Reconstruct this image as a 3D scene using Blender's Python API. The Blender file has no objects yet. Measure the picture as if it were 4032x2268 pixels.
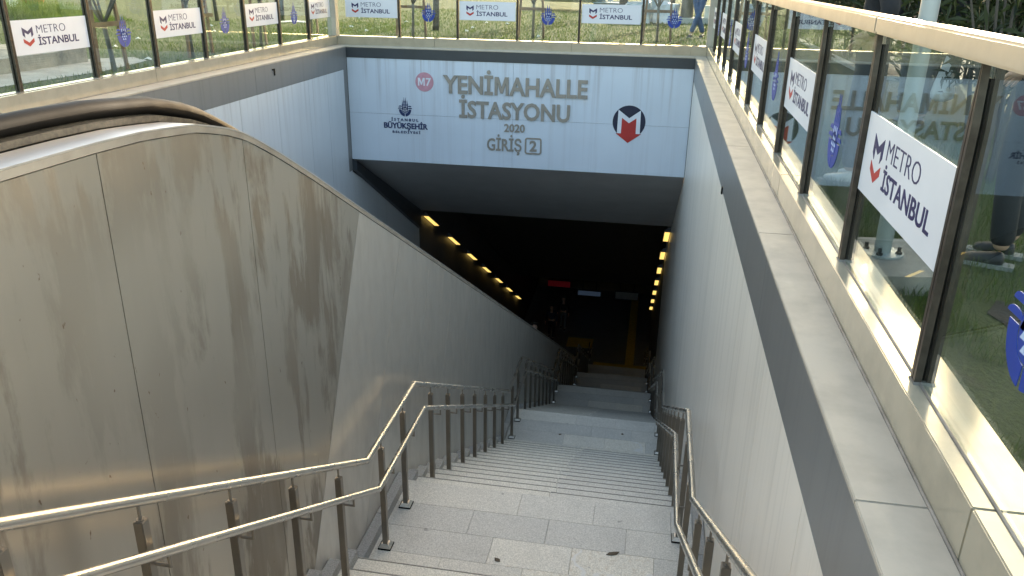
import bpy, bmesh, math, random
from mathutils import Vector, Matrix, noise as mnoise
R = math.radians
rnd = random.Random(7)
SC = bpy.context.scene
COL = SC.collection

# ---------------------------------------------------------------- camera, sky, sun, exposure
YAW, PIT, ROL = -0.1706, -0.3753, 0.0168
fw = Vector((math.sin(YAW)*math.cos(PIT), math.cos(YAW)*math.cos(PIT), math.sin(PIT)))
r0 = Vector((math.cos(YAW), -math.sin(YAW), 0)); u0 = r0.cross(fw)
rt = r0*math.cos(ROL) + u0*math.sin(ROL); up = u0*math.cos(ROL) - r0*math.sin(ROL)
cam = bpy.data.cameras.new('camera'); cam_o = bpy.data.objects.new('camera', cam); COL.objects.link(cam_o)
cam.sensor_fit = 'HORIZONTAL'; cam.sensor_width = 36; cam.lens = 3156.3/4032*36
cam.clip_start = 0.02; cam.clip_end = 2000
cam_o.matrix_world = Matrix(((rt.x, up.x, -fw.x, 0), (rt.y, up.y, -fw.y, 0), (rt.z, up.z, -fw.z, 1.35), (0, 0, 0, 1)))
SC.camera = cam_o
SUN_AZ, SUN_EL = R(14.3), R(17.6)          # azimuth from +Y towards +X
w = bpy.data.worlds.new('World'); SC.world = w; w.use_nodes = True
nt = w.node_tree; bg = nt.nodes['Background']
sky = nt.nodes.new('ShaderNodeTexSky'); sky.sky_type = 'NISHITA'; sky.sun_disc = False
sky.sun_elevation = SUN_EL; sky.sun_rotation = SUN_AZ; sky.air_density = 1.0; sky.dust_density = 2.2; sky.ozone_density = 1.0
wb = nt.nodes.new('ShaderNodeMix'); wb.data_type = 'RGBA'; wb.blend_type = 'MULTIPLY'; wb.inputs[0].default_value = 1
wb.inputs[7].default_value = (1.10, .98, .80, 1)      # camera white balance
nt.links.new(sky.outputs[0], wb.inputs[6]); nt.links.new(wb.outputs[2], bg.inputs[0]); bg.inputs[1].default_value = 0.15
sl = bpy.data.lights.new('sun', 'SUN'); sl.energy = 1.6; sl.angle = R(0.53); sl.color = (1.0, 0.88, 0.70)
so = bpy.data.objects.new('sun', sl); COL.objects.link(so); so.location = (5, 20, 12)
sd = Vector((math.sin(SUN_AZ)*math.cos(SUN_EL), math.cos(SUN_AZ)*math.cos(SUN_EL), math.sin(SUN_EL)))
so.rotation_euler = sd.to_track_quat('Z', 'Y').to_euler()
SC.view_settings.view_transform = 'Standard'; SC.view_settings.look = 'None'; SC.view_settings.gamma = 1
SC.view_settings.use_curve_mapping = False
SC.view_settings.exposure = 2.35
SC.cycles.max_bounces = 10; SC.cycles.transparent_max_bounces = 24

# ---------------------------------------------------------------- helpers
class MB:
    def __init__(s): s.v = []; s.f = []; s.m = []
    def add(s, vs, fs, mi=0):
        o = len(s.v); s.v += [tuple(x) for x in vs]
        for f in fs: s.f.append(tuple(i+o for i in f)); s.m.append(mi)
    def box(s, x0, x1, y0, y1, z0, z1, mi=0):
        s.add([(x0,y0,z0),(x1,y0,z0),(x1,y1,z0),(x0,y1,z0),(x0,y0,z1),(x1,y0,z1),(x1,y1,z1),(x0,y1,z1)],
              [(3,2,1,0),(4,5,6,7),(0,1,5,4),(1,2,6,5),(2,3,7,6),(3,0,4,7)], mi)
    def prism(s, pts, a, b, mi=0):
        """closed loop pts swept from vector-function a to b (functions mapping 2D point to 3D)"""
        n = len(pts); A = [a(p) for p in pts]; B = [b(p) for p in pts]
        # orient
        s.add(A+B, [tuple(range(n))[::-1], tuple(range(n, 2*n))] + [(i, (i+1) % n, n+(i+1) % n, n+i) for i in range(n)], mi)
    def prism_x(s, pts, x0, x1, mi=0):     # pts are (y,z)
        s.prism(pts, lambda p: (x0, p[0], p[1]), lambda p: (x1, p[0], p[1]), mi)
    def prism_y(s, pts, y0, y1, mi=0):     # pts are (x,z)
        s.prism(pts, lambda p: (p[0], y0, p[1]), lambda p: (p[0], y1, p[1]), mi)
    def prism_z(s, pts, z0, z1, mi=0):
        s.prism(pts, lambda p: (p[0], p[1], z0), lambda p: (p[0], p[1], z1), mi)
    def tube(s, path, rad, n=12, mi=0, cap=True):
        path = [Vector(p) for p in path]; k = len(path)
        rads = rad if isinstance(rad, (list, tuple)) else [rad]*k
        rings = []
        prev = None
        for i, p in enumerate(path):
            if i == 0: t = (path[1]-p).normalized()
            elif i == k-1: t = (p-path[i-1]).normalized()
            else:
                t1 = (p-path[i-1]).normalized(); t2 = (path[i+1]-p).normalized(); t = (t1+t2).normalized()
            ref = prev if prev is not None else (Vector((0,0,1)) if abs(t.z) < .9 else Vector((1,0,0)))
            x = ref - t*ref.dot(t)
            if x.length < 1e-4: x = Vector((0,1,0)) - t*t.y
            x.normalize(); prev = x; y = t.cross(x)
            sc = 1.0
            if 0 < i < k-1:
                c = max(.3, (t.dot(t1))); sc = 1/c
            ring = []
            for j in range(n):
                a = 2*math.pi*j/n
                ring.append(p + x*(math.cos(a)*rads[i]) + y*(math.sin(a)*rads[i]))
            rings.append(ring)
            if sc > 1.02:       # mitre: stretch the ring in the bend plane
                d = (t1-t2); d = d - t*d.dot(t)
                if d.length > 1e-5:
                    d.normalize()
                    rings[-1] = [q + d*((q-p).dot(d)*(sc-1)) for q in ring]
        vs = [q for r_ in rings for q in r_]; fs = []
        for i in range(k-1):
            for j in range(n):
                fs.append((i*n+j, i*n+(j+1) % n, (i+1)*n+(j+1) % n, (i+1)*n+j))
        if cap: fs += [tuple(range(n))[::-1], tuple(range((k-1)*n, k*n))]
        s.add(vs, fs, mi)
    def lathe(s, prof, c, n=20, mi=0):
        vs = []; fs = []
        for r_, z in prof:
            for j in range(n):
                a = 2*math.pi*j/n; vs.append((c[0]+r_*math.cos(a), c[1]+r_*math.sin(a), c[2]+z))
        k = len(prof)
        for i in range(k-1):
            for j in range(n): fs.append((i*n+j, i*n+(j+1) % n, (i+1)*n+(j+1) % n, (i+1)*n+j))
        fs += [tuple(range(n))[::-1], tuple(range((k-1)*n, k*n))]
        s.add(vs, fs, mi)
    def build(s, name, mats, parent=None, smooth=False, bevel=0, loc=None, recalc=True):
        me = bpy.data.meshes.new(name); me.from_pydata(s.v, [], s.f)
        if not isinstance(mats, (list, tuple)): mats = [mats]
        for m_ in mats: me.materials.append(m_)
        me.polygons.foreach_set('material_index', s.m)
        if recalc or bevel:
            b = bmesh.new(); b.from_mesh(me)
            if recalc: bmesh.ops.recalc_face_normals(b, faces=b.faces)
            if bevel:
                es = [e for e in b.edges if len(e.link_faces) == 2 and e.calc_face_angle(0) > .6]
                bmesh.ops.bevel(b, geom=es, offset=bevel, segments=2, affect='EDGES', clamp_overlap=True)
            b.to_mesh(me); b.free()
        if smooth:
            me.polygons.foreach_set('use_smooth', [True]*len(me.polygons))
            if smooth == 'angle':
                try: me.set_sharp_from_angle(angle=R(40))
                except Exception: pass
        o = bpy.data.objects.new(name, me); COL.objects.link(o)
        if loc is not None: o.location = loc
        if parent is not None: o.parent = parent
        return o
def tag(o, label=None, cat=None, group=None, kind=None):
    if label: o['label'] = label
    if cat: o['category'] = cat
    if group: o['group'] = group
    if kind: o['kind'] = kind
    return o
def empty(name, label, cat, loc=(0,0,0), rz=0, group=None):
    o = bpy.data.objects.new(name, None); COL.objects.link(o); o.location = loc; o.rotation_euler = (0,0,rz); o.empty_display_size = .1
    return tag(o, label, cat, group)
def copy_tree(o, parent=None):
    c = o.copy(); COL.objects.link(c)
    if parent is not None: c.parent = parent
    for ch in list(o.children): copy_tree(ch, c)
    return c

# ---------------------------------------------------------------- materials
def new_mat(name):
    m = bpy.data.materials.new(name); m.use_nodes = True
    n = m.node_tree.nodes; l = m.node_tree.links; return m, n, l, n['Principled BSDF']
def N(n, t, **kw):
    o = n.new(t)
    for k, v in kw.items(): setattr(o, k, v)
    return o
def coords(n, l, scale=(1,1,1), loc=(0,0,0)):
    tc = N(n, 'ShaderNodeTexCoord'); mp = N(n, 'ShaderNodeMapping')
    mp.inputs['Scale'].default_value = scale; mp.inputs['Location'].default_value = loc
    l.new(tc.outputs['Object'], mp.inputs['Vector']); return mp.outputs['Vector']
def noise(n, l, scale, vec, detail=4, rough=.55, dist=0):
    t = N(n, 'ShaderNodeTexNoise'); t.inputs['Scale'].default_value = scale; t.inputs['Detail'].default_value = detail
    t.inputs['Roughness'].default_value = rough; t.inputs['Distortion'].default_value = dist
    l.new(vec, t.inputs['Vector']); return t.outputs['Fac']
def ramp(n, l, fac, a, b, ca=(0,0,0,1), cb=(1,1,1,1)):
    r = N(n, 'ShaderNodeValToRGB'); r.color_ramp.elements[0].position = a; r.color_ramp.elements[1].position = b
    r.color_ramp.elements[0].color = ca; r.color_ramp.elements[1].color = cb
    l.new(fac, r.inputs['Fac']); return r.outputs['Color']
def mix(n, l, fac, a, b, mode='MIX'):
    m = N(n, 'ShaderNodeMix', data_type='RGBA', blend_type=mode)
    if isinstance(fac, (int, float)): m.inputs[0].default_value = fac
    else: l.new(fac, m.inputs[0])
    for i, x in ((6, a), (7, b)):
        if isinstance(x, tuple): m.inputs[i].default_value = (*x[:3], 1)
        else: l.new(x, m.inputs[i])
    return m.outputs[2]
def mmath(n, l, op, a, b):
    m = N(n, 'ShaderNodeMath', operation=op)
    for i, x in ((0, a), (1, b)):
        if isinstance(x, (int, float)): m.inputs[i].default_value = x
        else: l.new(x, m.inputs[i])
    return m.outputs[0]
def bump(n, l, bs, h, strength=.2, dist=.01):
    b = N(n, 'ShaderNodeBump'); b.inputs['Strength'].default_value = strength; b.inputs['Distance'].default_value = dist
    l.new(h, b.inputs['Height']); l.new(b.outputs['Normal'], bs.inputs['Normal'])
def simple(name, col, rough=.5, metal=0, var=.12, vscale=6, bmp=0, bscale=60, stretch=(1,1,1), coat=0):
    m, n, l, bs = new_mat(name)
    v = coords(n, l, stretch)
    f = noise(n, l, vscale, v, 5)
    dark = tuple(c*(1-var) for c in col); lite = tuple(min(1, c*(1+var)) for c in col)
    l.new(ramp(n, l, f, .3, .7, (*dark, 1), (*lite, 1)), bs.inputs['Base Color'])
    bs.inputs['Roughness'].default_value = rough; bs.inputs['Metallic'].default_value = metal
    rr = mmath(n, l, 'MULTIPLY_ADD', f, .2); rr.node.inputs[2].default_value = rough-.1
    l.new(rr, bs.inputs['Roughness'])
    if bmp: bump(n, l, bs, noise(n, l, bscale, v, 3), bmp, .01)
    return m
M = {}
# brushed stainless cladding with dried water marks
def steel_clad():
    m, n, l, bs = new_mat('stained_brushed_steel')
    v1 = coords(n, l, (1, 2.3, .70)); v2 = coords(n, l, (1, 15, 1.0)); v3 = coords(n, l, (1, 1, 1)); v4 = coords(n, l, (40, 160, 2))
    big = noise(n, l, 1.15, v1, 9, .62, .3)
    fine = noise(n, l, 1.0, v2, 6, .6)
    region = noise(n, l, .55, v3, 2)
    mask = ramp(n, l, mmath(n, l, 'ADD', mmath(n, l, 'MULTIPLY', big, .8), mmath(n, l, 'MULTIPLY', fine, .2)), .475, .53)
    mask = mmath(n, l, 'MULTIPLY', mask, ramp(n, l, region, .34, .52))
    base = mix(n, l, mask, (.455, .43, .38), (.235, .21, .175))
    base = mix(n, l, mmath(n, l, 'MULTIPLY', ramp(n, l, fine, .35, .75), .35), base, (.41, .385, .34))
    # small rust specks
    sp = ramp(n, l, noise(n, l, 26, coords(n, l, (1, 1, .55)), 3), .72, .76)
    base = mix(n, l, sp, base, (.20, .15, .11))
    l.new(base, bs.inputs['Base Color']); bs.inputs['Metallic'].default_value = .88
    rr = mmath(n, l, 'MULTIPLY_ADD', mask, .12); rr.node.inputs[2].default_value = .33
    l.new(rr, bs.inputs['Roughness'])
    h = mmath(n, l, 'ADD', mmath(n, l, 'MULTIPLY', noise(n, l, 1.7, v3, 2), 1.0), mmath(n, l, 'MULTIPLY', noise(n, l, 1, v4, 2), .004))
    bump(n, l, bs, h, .22, .035)
    return m
M['clad'] = steel_clad()

def steel(name, col, rough, grime=.35, stretch=(1,1,1), metal=.92, spec=.5):
    m, n, l, bs = new_mat(name)
    v = coords(n, l, stretch)
    a = noise(n, l, 5, v, 7, .6); b = noise(n, l, 38, v, 4)
    g = ramp(n, l, a, .42, .68)
    c = mix(n, l, mmath(n, l, 'MULTIPLY', g, grime), col, tuple(x*.55 for x in col))
    l.new(c, bs.inputs['Base Color']); bs.inputs['Metallic'].default_value = metal; bs.inputs['Specular IOR Level'].default_value = spec
    rr = mmath(n, l, 'MULTIPLY_ADD', a, .22); rr.node.inputs[2].default_value = rough-.1
    l.new(rr, bs.inputs['Roughness'])
    bump(n, l, bs, mmath(n, l, 'ADD', noise(n, l, 2.2, v, 2), mmath(n, l, 'MULTIPLY', b, .03)), .12, .02)
    return m
M['clad2'] = steel('plain_brushed_steel', (.64, .625, .59), .40, .3, (1, 1.5, .5))
M['curb'] = steel('curb_sheet_steel', (.47, .42, .325), .17, .4, metal=.35, spec=.25)
M['coping'] = steel('coping_sheet_steel', (.475, .425, .355), .40, .35, metal=.0, spec=.12)
M['rail'] = simple('handrail_tube_steel', (.52, .50, .46), .27, .95, .07, 2.5)
M['post'] = steel('post_bar_steel', (.27, .25, .22), .36, .3, (1, 1, .4))
M['fascia'] = steel('fascia_worn_steel', (.33, .315, .285), .45, .75, metal=.6)
M['deck'] = steel('polished_deck_steel', (.74, .72, .70), .3, .12)
M['caprail'] = steel('cap_rail_steel', (.46, .43, .375), .38, .25, metal=.6, spec=.3)
M['glasspost'] = simple('glass_post_bronze', (.050, .041, .034), .42, .45, .3, 30)
M['letters'] = steel('letter_steel', (.30, .275, .245), .42, .4, metal=.3)
def panel_mat(name, col, streak=.5, grey=(.30, .29, .29), top=None):
    m, n, l, bs = new_mat(name)
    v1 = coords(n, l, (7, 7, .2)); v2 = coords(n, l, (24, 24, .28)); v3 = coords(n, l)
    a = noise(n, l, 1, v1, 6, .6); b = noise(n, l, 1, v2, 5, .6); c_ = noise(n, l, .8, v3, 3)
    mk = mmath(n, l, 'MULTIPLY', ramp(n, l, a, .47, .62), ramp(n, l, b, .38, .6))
    tone = mix(n, l, ramp(n, l, c_, .35, .65), col, tuple(x*.93 for x in col))
    if top is not None:        # run-off marks that start under the cap and fade out lower down
        tc = N(n, 'ShaderNodeTexCoord'); sx = N(n, 'ShaderNodeSeparateXYZ'); l.new(tc.outputs['Object'], sx.inputs[0])
        mr = N(n, 'ShaderNodeMapRange'); mr.inputs[1].default_value = top; mr.inputs[2].default_value = top-1.0
        mr.inputs[3].default_value = 1; mr.inputs[4].default_value = .25
        l.new(sx.outputs['Z'], mr.inputs[0]); mk = mmath(n, l, 'MULTIPLY', mk, mr.outputs[0])
    isl = N(n, 'ShaderNodeNewGeometry')
    tone = mix(n, l, mmath(n, l, 'MULTIPLY', isl.outputs['Random Per Island'], .10), tone, (.45, .45, .46))
    l.new(mix(n, l, mmath(n, l, 'MULTIPLY', mk, streak), tone, grey), bs.inputs['Base Color'])
    bs.inputs['Roughness'].default_value = .33
    bump(n, l, bs, noise(n, l, 1.1, v3, 2), .08, .02)
    return m
M['white'] = panel_mat('white_composite_panel', (.90, .83, .73), .30, (.42, .38, .32))  # streaks stand for dirt runs and for soft light reflected off the steel
M['signwhite'] = panel_mat('streaked_white_sign_panel', (.60, .67, .765), .6, (.28, .26, .28), top=-.2)  # blue of the skylight on this wall is mixed into its white
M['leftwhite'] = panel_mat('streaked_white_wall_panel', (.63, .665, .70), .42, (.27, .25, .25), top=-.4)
M['band'] = panel_mat('grey_band_panel', (.175, .175, .172), .3, (.10, .10, .10))
M['darkband'] = simple('charcoal_band_panel', (.035, .042, .05), .4, 0, .15, 3)
M['soffit'] = simple('dark_grey_soffit_panel', (.42, .42, .425), .5, 0, .1, 2)
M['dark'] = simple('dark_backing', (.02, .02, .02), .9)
M['black'] = simple('black_rubber', (.006, .006, .006), .5, 0, .2, 12); M['black'].node_tree.nodes['Principled BSDF'].inputs['Specular IOR Level'].default_value = .06
M['concrete'] = simple('weathered_concrete', (.30, .28, .25), .9, 0, .3, 5, .6, 22)
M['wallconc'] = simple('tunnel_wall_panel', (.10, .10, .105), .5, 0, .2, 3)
def granite(name, col, spec=.35):
    m, n, l, bs = new_mat(name)
    v = coords(n, l)
    a = noise(n, l, 95, v, 5, .75); b = noise(n, l, 2.6, v, 6, .65); c_ = noise(n, l, 30, v, 4)
    isl = N(n, 'ShaderNodeNewGeometry'); rp = isl.outputs['Random Per Island']
    base = mix(n, l, ramp(n, l, a, .35, .68), tuple(x*.62 for x in col), tuple(min(1, x*1.3) for x in col))
    base = mix(n, l, mmath(n, l, 'MULTIPLY', ramp(n, l, b, .45, .75), .35), base, tuple(x*.62 for x in col))
    warm = mix(n, l, rp, (.79, .80, .81), (1.17, 1.14, 1.06))
    base = mix(n, l, 1.0, base, warm, 'MULTIPLY')
    ochre = mmath(n, l, 'MULTIPLY', ramp(n, l, c_, .5, .72), mmath(n, l, 'MULTIPLY', ramp(n, l, rp, .8, .9), .5))
    base = mix(n, l, ochre, base, (.42, .33, .22))
    dirt = ramp(n, l, noise(n, l, 11, v, 3), .735, .75)
    base = mix(n, l, mmath(n, l, 'MULTIPLY', dirt, .5), base, (.10, .10, .10))
    # pale quartz veins in a few slabs
    vv = N(n, 'ShaderNodeTexVoronoi', feature='DISTANCE_TO_EDGE'); vv.inputs['Scale'].default_value = .9
    dn = N(n, 'ShaderNodeTexNoise'); dn.inputs['Scale'].default_value = 5; l.new(v, dn.inputs['Vector'])
    va = N(n, 'ShaderNodeVectorMath', operation='MULTIPLY_ADD'); l.new(dn.outputs['Color'], va.inputs[0]); va.inputs[1].default_value = (.35, .35, .35); l.new(v, va.inputs[2])
    l.new(va.outputs[0], vv.inputs['Vector'])
    vein = mmath(n, l, 'MULTIPLY', ramp(n, l, vv.outputs['Distance'], .008, .02, (1,1,1,1), (0,0,0,1)), mmath(n, l, 'MULTIPLY', ramp(n, l, rp, .93, .94), .8))
    base = mix(n, l, vein, base, (.62, .61, .59))
    l.new(base, bs.inputs['Base Color']); bs.inputs['Roughness'].default_value = .6
    bump(n, l, bs, a, .12, .004)
    return m
M['granite'] = granite('grey_granite', (.59, .57, .53))
M['nosing'] = granite('edge_line_granite', (.37, .36, .34))  # darker stone: the shadow line at each tread edge, painted in
M['granite_d'] = granite('grey_granite_skirting', (.33, .33, .325))
def glass_mat():
    m, n, l, bs = new_mat('railing_glass'); n.remove(bs)
    out = n['Material Output']
    tr = N(n, 'ShaderNodeBsdfTransparent'); tr.inputs[0].default_value = (.90, .945, .925, 1)
    gl = N(n, 'ShaderNodeBsdfGlossy'); gl.inputs['Roughness'].default_value = .0; gl.inputs[0].default_value = (.95, .98, .97, 1)
    v = coords(n, l); fr = N(n, 'ShaderNodeFresnel'); geo = N(n, 'ShaderNodeNewGeometry'); ior = mmath(n, l, 'MULTIPLY_ADD', geo.outputs['Backfacing'], 1/1.52-1.52); ior.node.inputs[2].default_value = 1.52; l.new(ior, fr.inputs['IOR'])
    b = N(n, 'ShaderNodeBump'); b.inputs['Strength'].default_value = .02; b.inputs['Distance'].default_value = .02
    l.new(noise(n, l, 1.4, v, 1), b.inputs['Height']); l.new(b.outputs[0], gl.inputs['Normal'])
    mx = N(n, 'ShaderNodeMixShader'); l.new(fr.outputs[0], mx.inputs[0]); l.new(tr.outputs[0], mx.inputs[1]); l.new(gl.outputs[0], mx.inputs[2])
    # dusty film
    df = N(n, 'ShaderNodeBsdfDiffuse'); df.inputs[0].default_value = (.6, .6, .56, 1)
    mx2 = N(n, 'ShaderNodeMixShader'); dm = mmath(n, l, 'MULTIPLY', ramp(n, l, noise(n, l, 3.5, coords(n, l, (1, 1, .5)), 6), .45, .8), .045)
    l.new(dm, mx2.inputs[0]); l.new(mx.outputs[0], mx2.inputs[1]); l.new(df.outputs[0], mx2.inputs[2])
    l.new(mx2.outputs[0], out.inputs['Surface']); return m
M['glass'] = glass_mat()
M['board'] = simple('white_board_plastic', (.66, .665, .71), .45, 0, .04, 3)
M['navy'] = simple('navy_print', (.014, .010, .085), .45, 0, .08)
M['navyd'] = simple('dark_navy_print', (.006, .011, .04), .45, 0, .08)
M['red'] = simple('red_print', (.40, .025, .022), .45, 0, .1)
M['blue'] = simple('blue_decal', (.005, .034, .28), .5, 0, .08)
M['blueletter'] = simple('blue_letter', (.010, .026, .105), .45, 0, .1)
M['pale'] = simple('pale_decal', (.42, .52, .72), .5, 0, .06)
M['signpale'] = simple('pale_print', (.66, .69, .76), .45, 0, .04)
M['pink'] = simple('faded_red_disc', (.50, .25, .31), .5, 0, .1, 14)
def emis(name, col, st):
    m, n, l, bs = new_mat(name)
    bs.inputs['Base Color'].default_value = (*col, 1); bs.inputs['Emission Color'].default_value = (*col, 1); bs.inputs['Emission Strength'].default_value = st
    return m
M['lamp'] = emis('lit_lamp_diffuser', (1.0, .66, .17), .28)
M['lightbox'] = emis('lit_sign_face', (.35, .5, .75), .008)
M['redled'] = emis('lit_red_sign', (.5, .02, .035), .007)
M['tact'] = simple('yellow_tactile_paving', (.55, .36, .04), .7, 0, .15)
M['wood'] = simple('brown_stake_wood', (.20, .125, .075), .8, 0, .3, 8, .4, 60, (1, 1, .2))
M['bark'] = simple('grey_bark', (.155, .14, .115), .9, 0, .35, 16, .7, 60, (1, 1, .25))
M['darkbark'] = simple('dark_bark', (.085, .075, .06), .9, 0, .35, 16, .7, 60, (1, 1, .25))
M['galv'] = simple('galvanised_pole', (.36, .40, .41), .5, .35, .1, 4)
M['paper'] = simple('white_paper', (.75, .75, .70), .8)
M['bag'] = simple('white_plastic_bag', (.72, .74, .80), .35, 0, .08, 9, .5, 18)
M['tarp'] = simple('grey_blue_tarpaulin', (.38, .44, .48), .5, 0, .25, 4, .6, 8)
M['sheet'] = simple('corrugated_zinc_sheet', (.50, .56, .60), .35, .4, .12, 4)
def leafmat(name, c1, c2, tr=.3):
    m, n, l, bs = new_mat(name)
    g = N(n, 'ShaderNodeNewGeometry')
    l.new(ramp(n, l, g.outputs['Random Per Island'], .05, .95, (*c1, 1), (*c2, 1)), bs.inputs['Base Color'])
    bs.inputs['Roughness'].default_value = .5; bs.inputs['Specular IOR Level'].default_value = .25
    try:
        bs.inputs['Transmission Weight'].default_value = 0
        bs.inputs['Subsurface Weight'].default_value = 0
    except KeyError: pass
    out = n['Material Output']; tl = N(n, 'ShaderNodeBsdfTranslucent'); tl.inputs[0].default_value = (*[x*1.3 for x in c2], 1)
    ms = N(n, 'ShaderNodeMixShader'); ms.inputs[0].default_value = tr
    l.new(bs.outputs[0], ms.inputs[1]); l.new(tl.outputs[0], ms.inputs[2]); l.new(ms.outputs[0], out.inputs['Surface'])
    return m
M['oleander'] = leafmat('oleander_leaf', (.008, .016, .006), (.040, .058, .020), .12)
M['blade'] = leafmat('grass_blade', (.022, .052, .008), (.10, .145, .03))
M['stone'] = simple('rough_stone', (.30, .275, .23), .95, 0, .4, 4, .8, 14)
M['skin'] = simple('skin', (.50, .32, .24), .5, 0, .06)
M['hair'] = simple('dark_hair', (.02, .016, .013), .6)
M['cloth_black'] = simple('black_cloth', (.016, .017, .021), .85, 0, .2, 10, .3, 40)
M['cloth_navy'] = simple('navy_cloth', (.02, .028, .05), .85, 0, .2, 10, .3, 40)
M['denim'] = simple('blue_denim', (.085, .14, .29), .85, 0, .25, 7, .3, 60)
M['cloth_blue'] = simple('blue_jacket_cloth', (.03, .07, .30), .8, 0, .2, 8)
M['cloth_grey'] = simple('grey_trouser_cloth', (.13, .14, .15), .85, 0, .2, 8)
M['shoe'] = simple('dark_shoe', (.025, .025, .03), .6)
M['sole'] = simple('pale_sole', (.28, .28, .27), .7)
M['white_shoe'] = simple('white_shoe', (.65, .65, .65), .6)
M['maroon'] = simple('maroon_cloth', (.09, .02, .022), .85)
def ground_mat():
    m, n, l, bs = new_mat('grass_ground')
    v = coords(n, l); a = noise(n, l, .35, v, 5, .6); b = noise(n, l, 7, v, 6, .7); c_ = noise(n, l, 60, coords(n, l, (1, .45, 1)), 4, .7)
    g1 = mix(n, l, ramp(n, l, b, .3, .7), (.052, .082, .010), (.145, .172, .036))
    g2 = mix(n, l, ramp(n, l, a, .35, .65), g1, (.135, .145, .042))
    g3 = mix(n, l, ramp(n, l, c_, .35, .62), tuple([.045, .06, .015]), g2)
    # bare soil patches
    soil = ramp(n, l, noise(n, l, 1.1, v, 5, .6), .64, .70)
    g3 = mix(n, l, mmath(n, l, 'MULTIPLY', soil, .7), g3, (.12, .095, .06))
    l.new(g3, bs.inputs['Base Color']); bs.inputs['Roughness'].default_value = .95
    bump(n, l, bs, c_, .9, .05); return m
M['ground'] = ground_mat()
M['path'] = simple('pale_concrete_path', (.40, .37, .32), .9, 0, .22, 3, .5, 30)
M['asphalt'] = simple('grey_asphalt', (.11, .115, .12), .9, 0, .15, 5, .4, 80)
M['kerbwhite'] = simple('pale_kerb', (.50, .50, .48), .85)
M['plaza'] = simple('grey_plaza_paving', (.30, .30, .29), .8, 0, .15, 3, .3, 40)

# ---------------------------------------------------------------- main dimensions (metres; z = 0 is the wall coping)
XR, XRC, XRG, XRO = .639, .83, .90, 1.02
XL, XLC, XLG, XLO = -5.865, -6.13, -6.23, -6.32
YC, YCC, YG, YO = 15.02, 15.29, 15.38, 15.47
ZCURB = .1635
XW = -1.94                       # stair-side face of the escalator cladding
Y0 = -.36                        # first riser

# ---------------------------------------------------------------- ground, paths
def sheet(name, polys, z, mat, kind='structure'):
    b = MB()
    for p in polys: b.add([(x, y, z) for x, y in p], [tuple(range(len(p)))])
    return tag(b.build(name, mat, recalc=False), kind=kind)
BIG = 400
sheet('ground', [[(-BIG, Y0), (XLO, Y0), (XLO, BIG), (-BIG, BIG)], [(XLO, YO), (XRO, YO), (XRO, BIG), (XLO, BIG)],
                 [(XRO, Y0), (BIG, Y0), (BIG, BIG), (XRO, BIG)]], 0, M['ground'])
sheet('pavement', [[(-BIG, -60), (BIG, -60), (BIG, Y0), (-BIG, Y0)]], 0, M['plaza'])
sheet('path', [[(-7.5, 2), (-7.56, 8.5), (-7.45, 10.1), (-7.7, 11.5), (-8.2, 11.9), (-8.75, 11.3), (-8.9, 2)]], .006, M['path'])
sheet('road', [[(3.3, 12.75), (14, 12.0), (40, 10.5), (60, 30), (24, 24), (3.3, 21)]], .006, M['asphalt'])
kb = MB(); kb.prism_z([(3.0, 12.55), (13, 11.85), (13, 12.0), (3.0, 12.72)], 0, .05); kb.prism_z([(3.0, 12.78), (3.15, 12.78), (3.15, 20), (3.0, 20)], 0, .05)
tag(kb.build('kerb', M['kerbwhite'], bevel=.01), kind='structure')

# ---------------------------------------------------------------- staircase
stairs = empty('staircase', 'grey granite staircase descending between steel handrails into the dark tunnel', 'stairs', (0, 0, 0))
def stair_z(y):  # walking surface
    return None
flights = []                      # (y_start of first riser, z_top, n, riser)
zy = (Y0, 0.0); landings = []
spec = [(17, .163), (16, .158), (16, .16), (16, .16), (16, .16), (16, .16)]
ends = []
y, z = Y0, 0.0
SURF = []                         # list of (y0,y1,z) treads
for fi, (n_, rs) in enumerate(spec):
    fy = y
    for i in range(n_):
        z -= rs
        if i < n_-1: SURF.append((y, y+.3, z, 'step')); y += .3
        else:
            ln = 1.2 if fi < 5 else 0
            if ln: SURF.append((y, y+ln, z, 'landing')); flights.append((fy, y, y+ln, z)); y += ln
            else: flights.append((fy, y, y, z))
ZF, YF = z, y                      # concourse floor
def slabs(b, x0, x1, y0, y1, z1, cuts, th=.05):
    xs = [x0]+cuts+[x1]
    for a, c in zip(xs[:-1], xs[1:]): b.box(a+.0015, c-.0015, y0, y1, z1-th, z1)
for i, (ya, yb, z, kind) in enumerate(SURF):
    b = MB()
    if kind == 'step':
        c = -.66+rnd.uniform(-.05, .05)
        slabs(b, XW+.005, XR-.005, ya-.015, yb-.0205, z, [c], .035)
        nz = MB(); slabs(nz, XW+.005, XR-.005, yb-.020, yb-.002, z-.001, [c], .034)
        slabs(b, XW+.005, XR-.005, yb-.022, yb-.001, z-.035, [c], .125)   # riser plate of the next drop hangs below its nosing
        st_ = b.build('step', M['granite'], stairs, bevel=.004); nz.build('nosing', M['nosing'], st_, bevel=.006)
    else:
        rows = 4
        for r_ in range(rows):
            a = ya-.015+(yb-ya+.013)*r_/rows; c = ya-.015+(yb-ya+.013)*(r_+1)/rows
            off = [.0, .34, .12, .47][r_]
            cuts = [x for x in [XW+off+.62*k for k in range(1, 5)] if XW+.15 < x < XR-.15]
            slabs(b, XW+.005, XR-.005, a+.0015, c-.0015, z, cuts, .035)
        slabs(b, XW+.005, XR-.005, yb-.022, yb-.001, z-.035, [-.6], .125)
        b.build('landing', M['granite'], stairs)
core = MB()
pts = []
for (ya, yb, z, k) in SURF: pts += [(ya, z-.037), (yb-.03, z-.037)]
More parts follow.
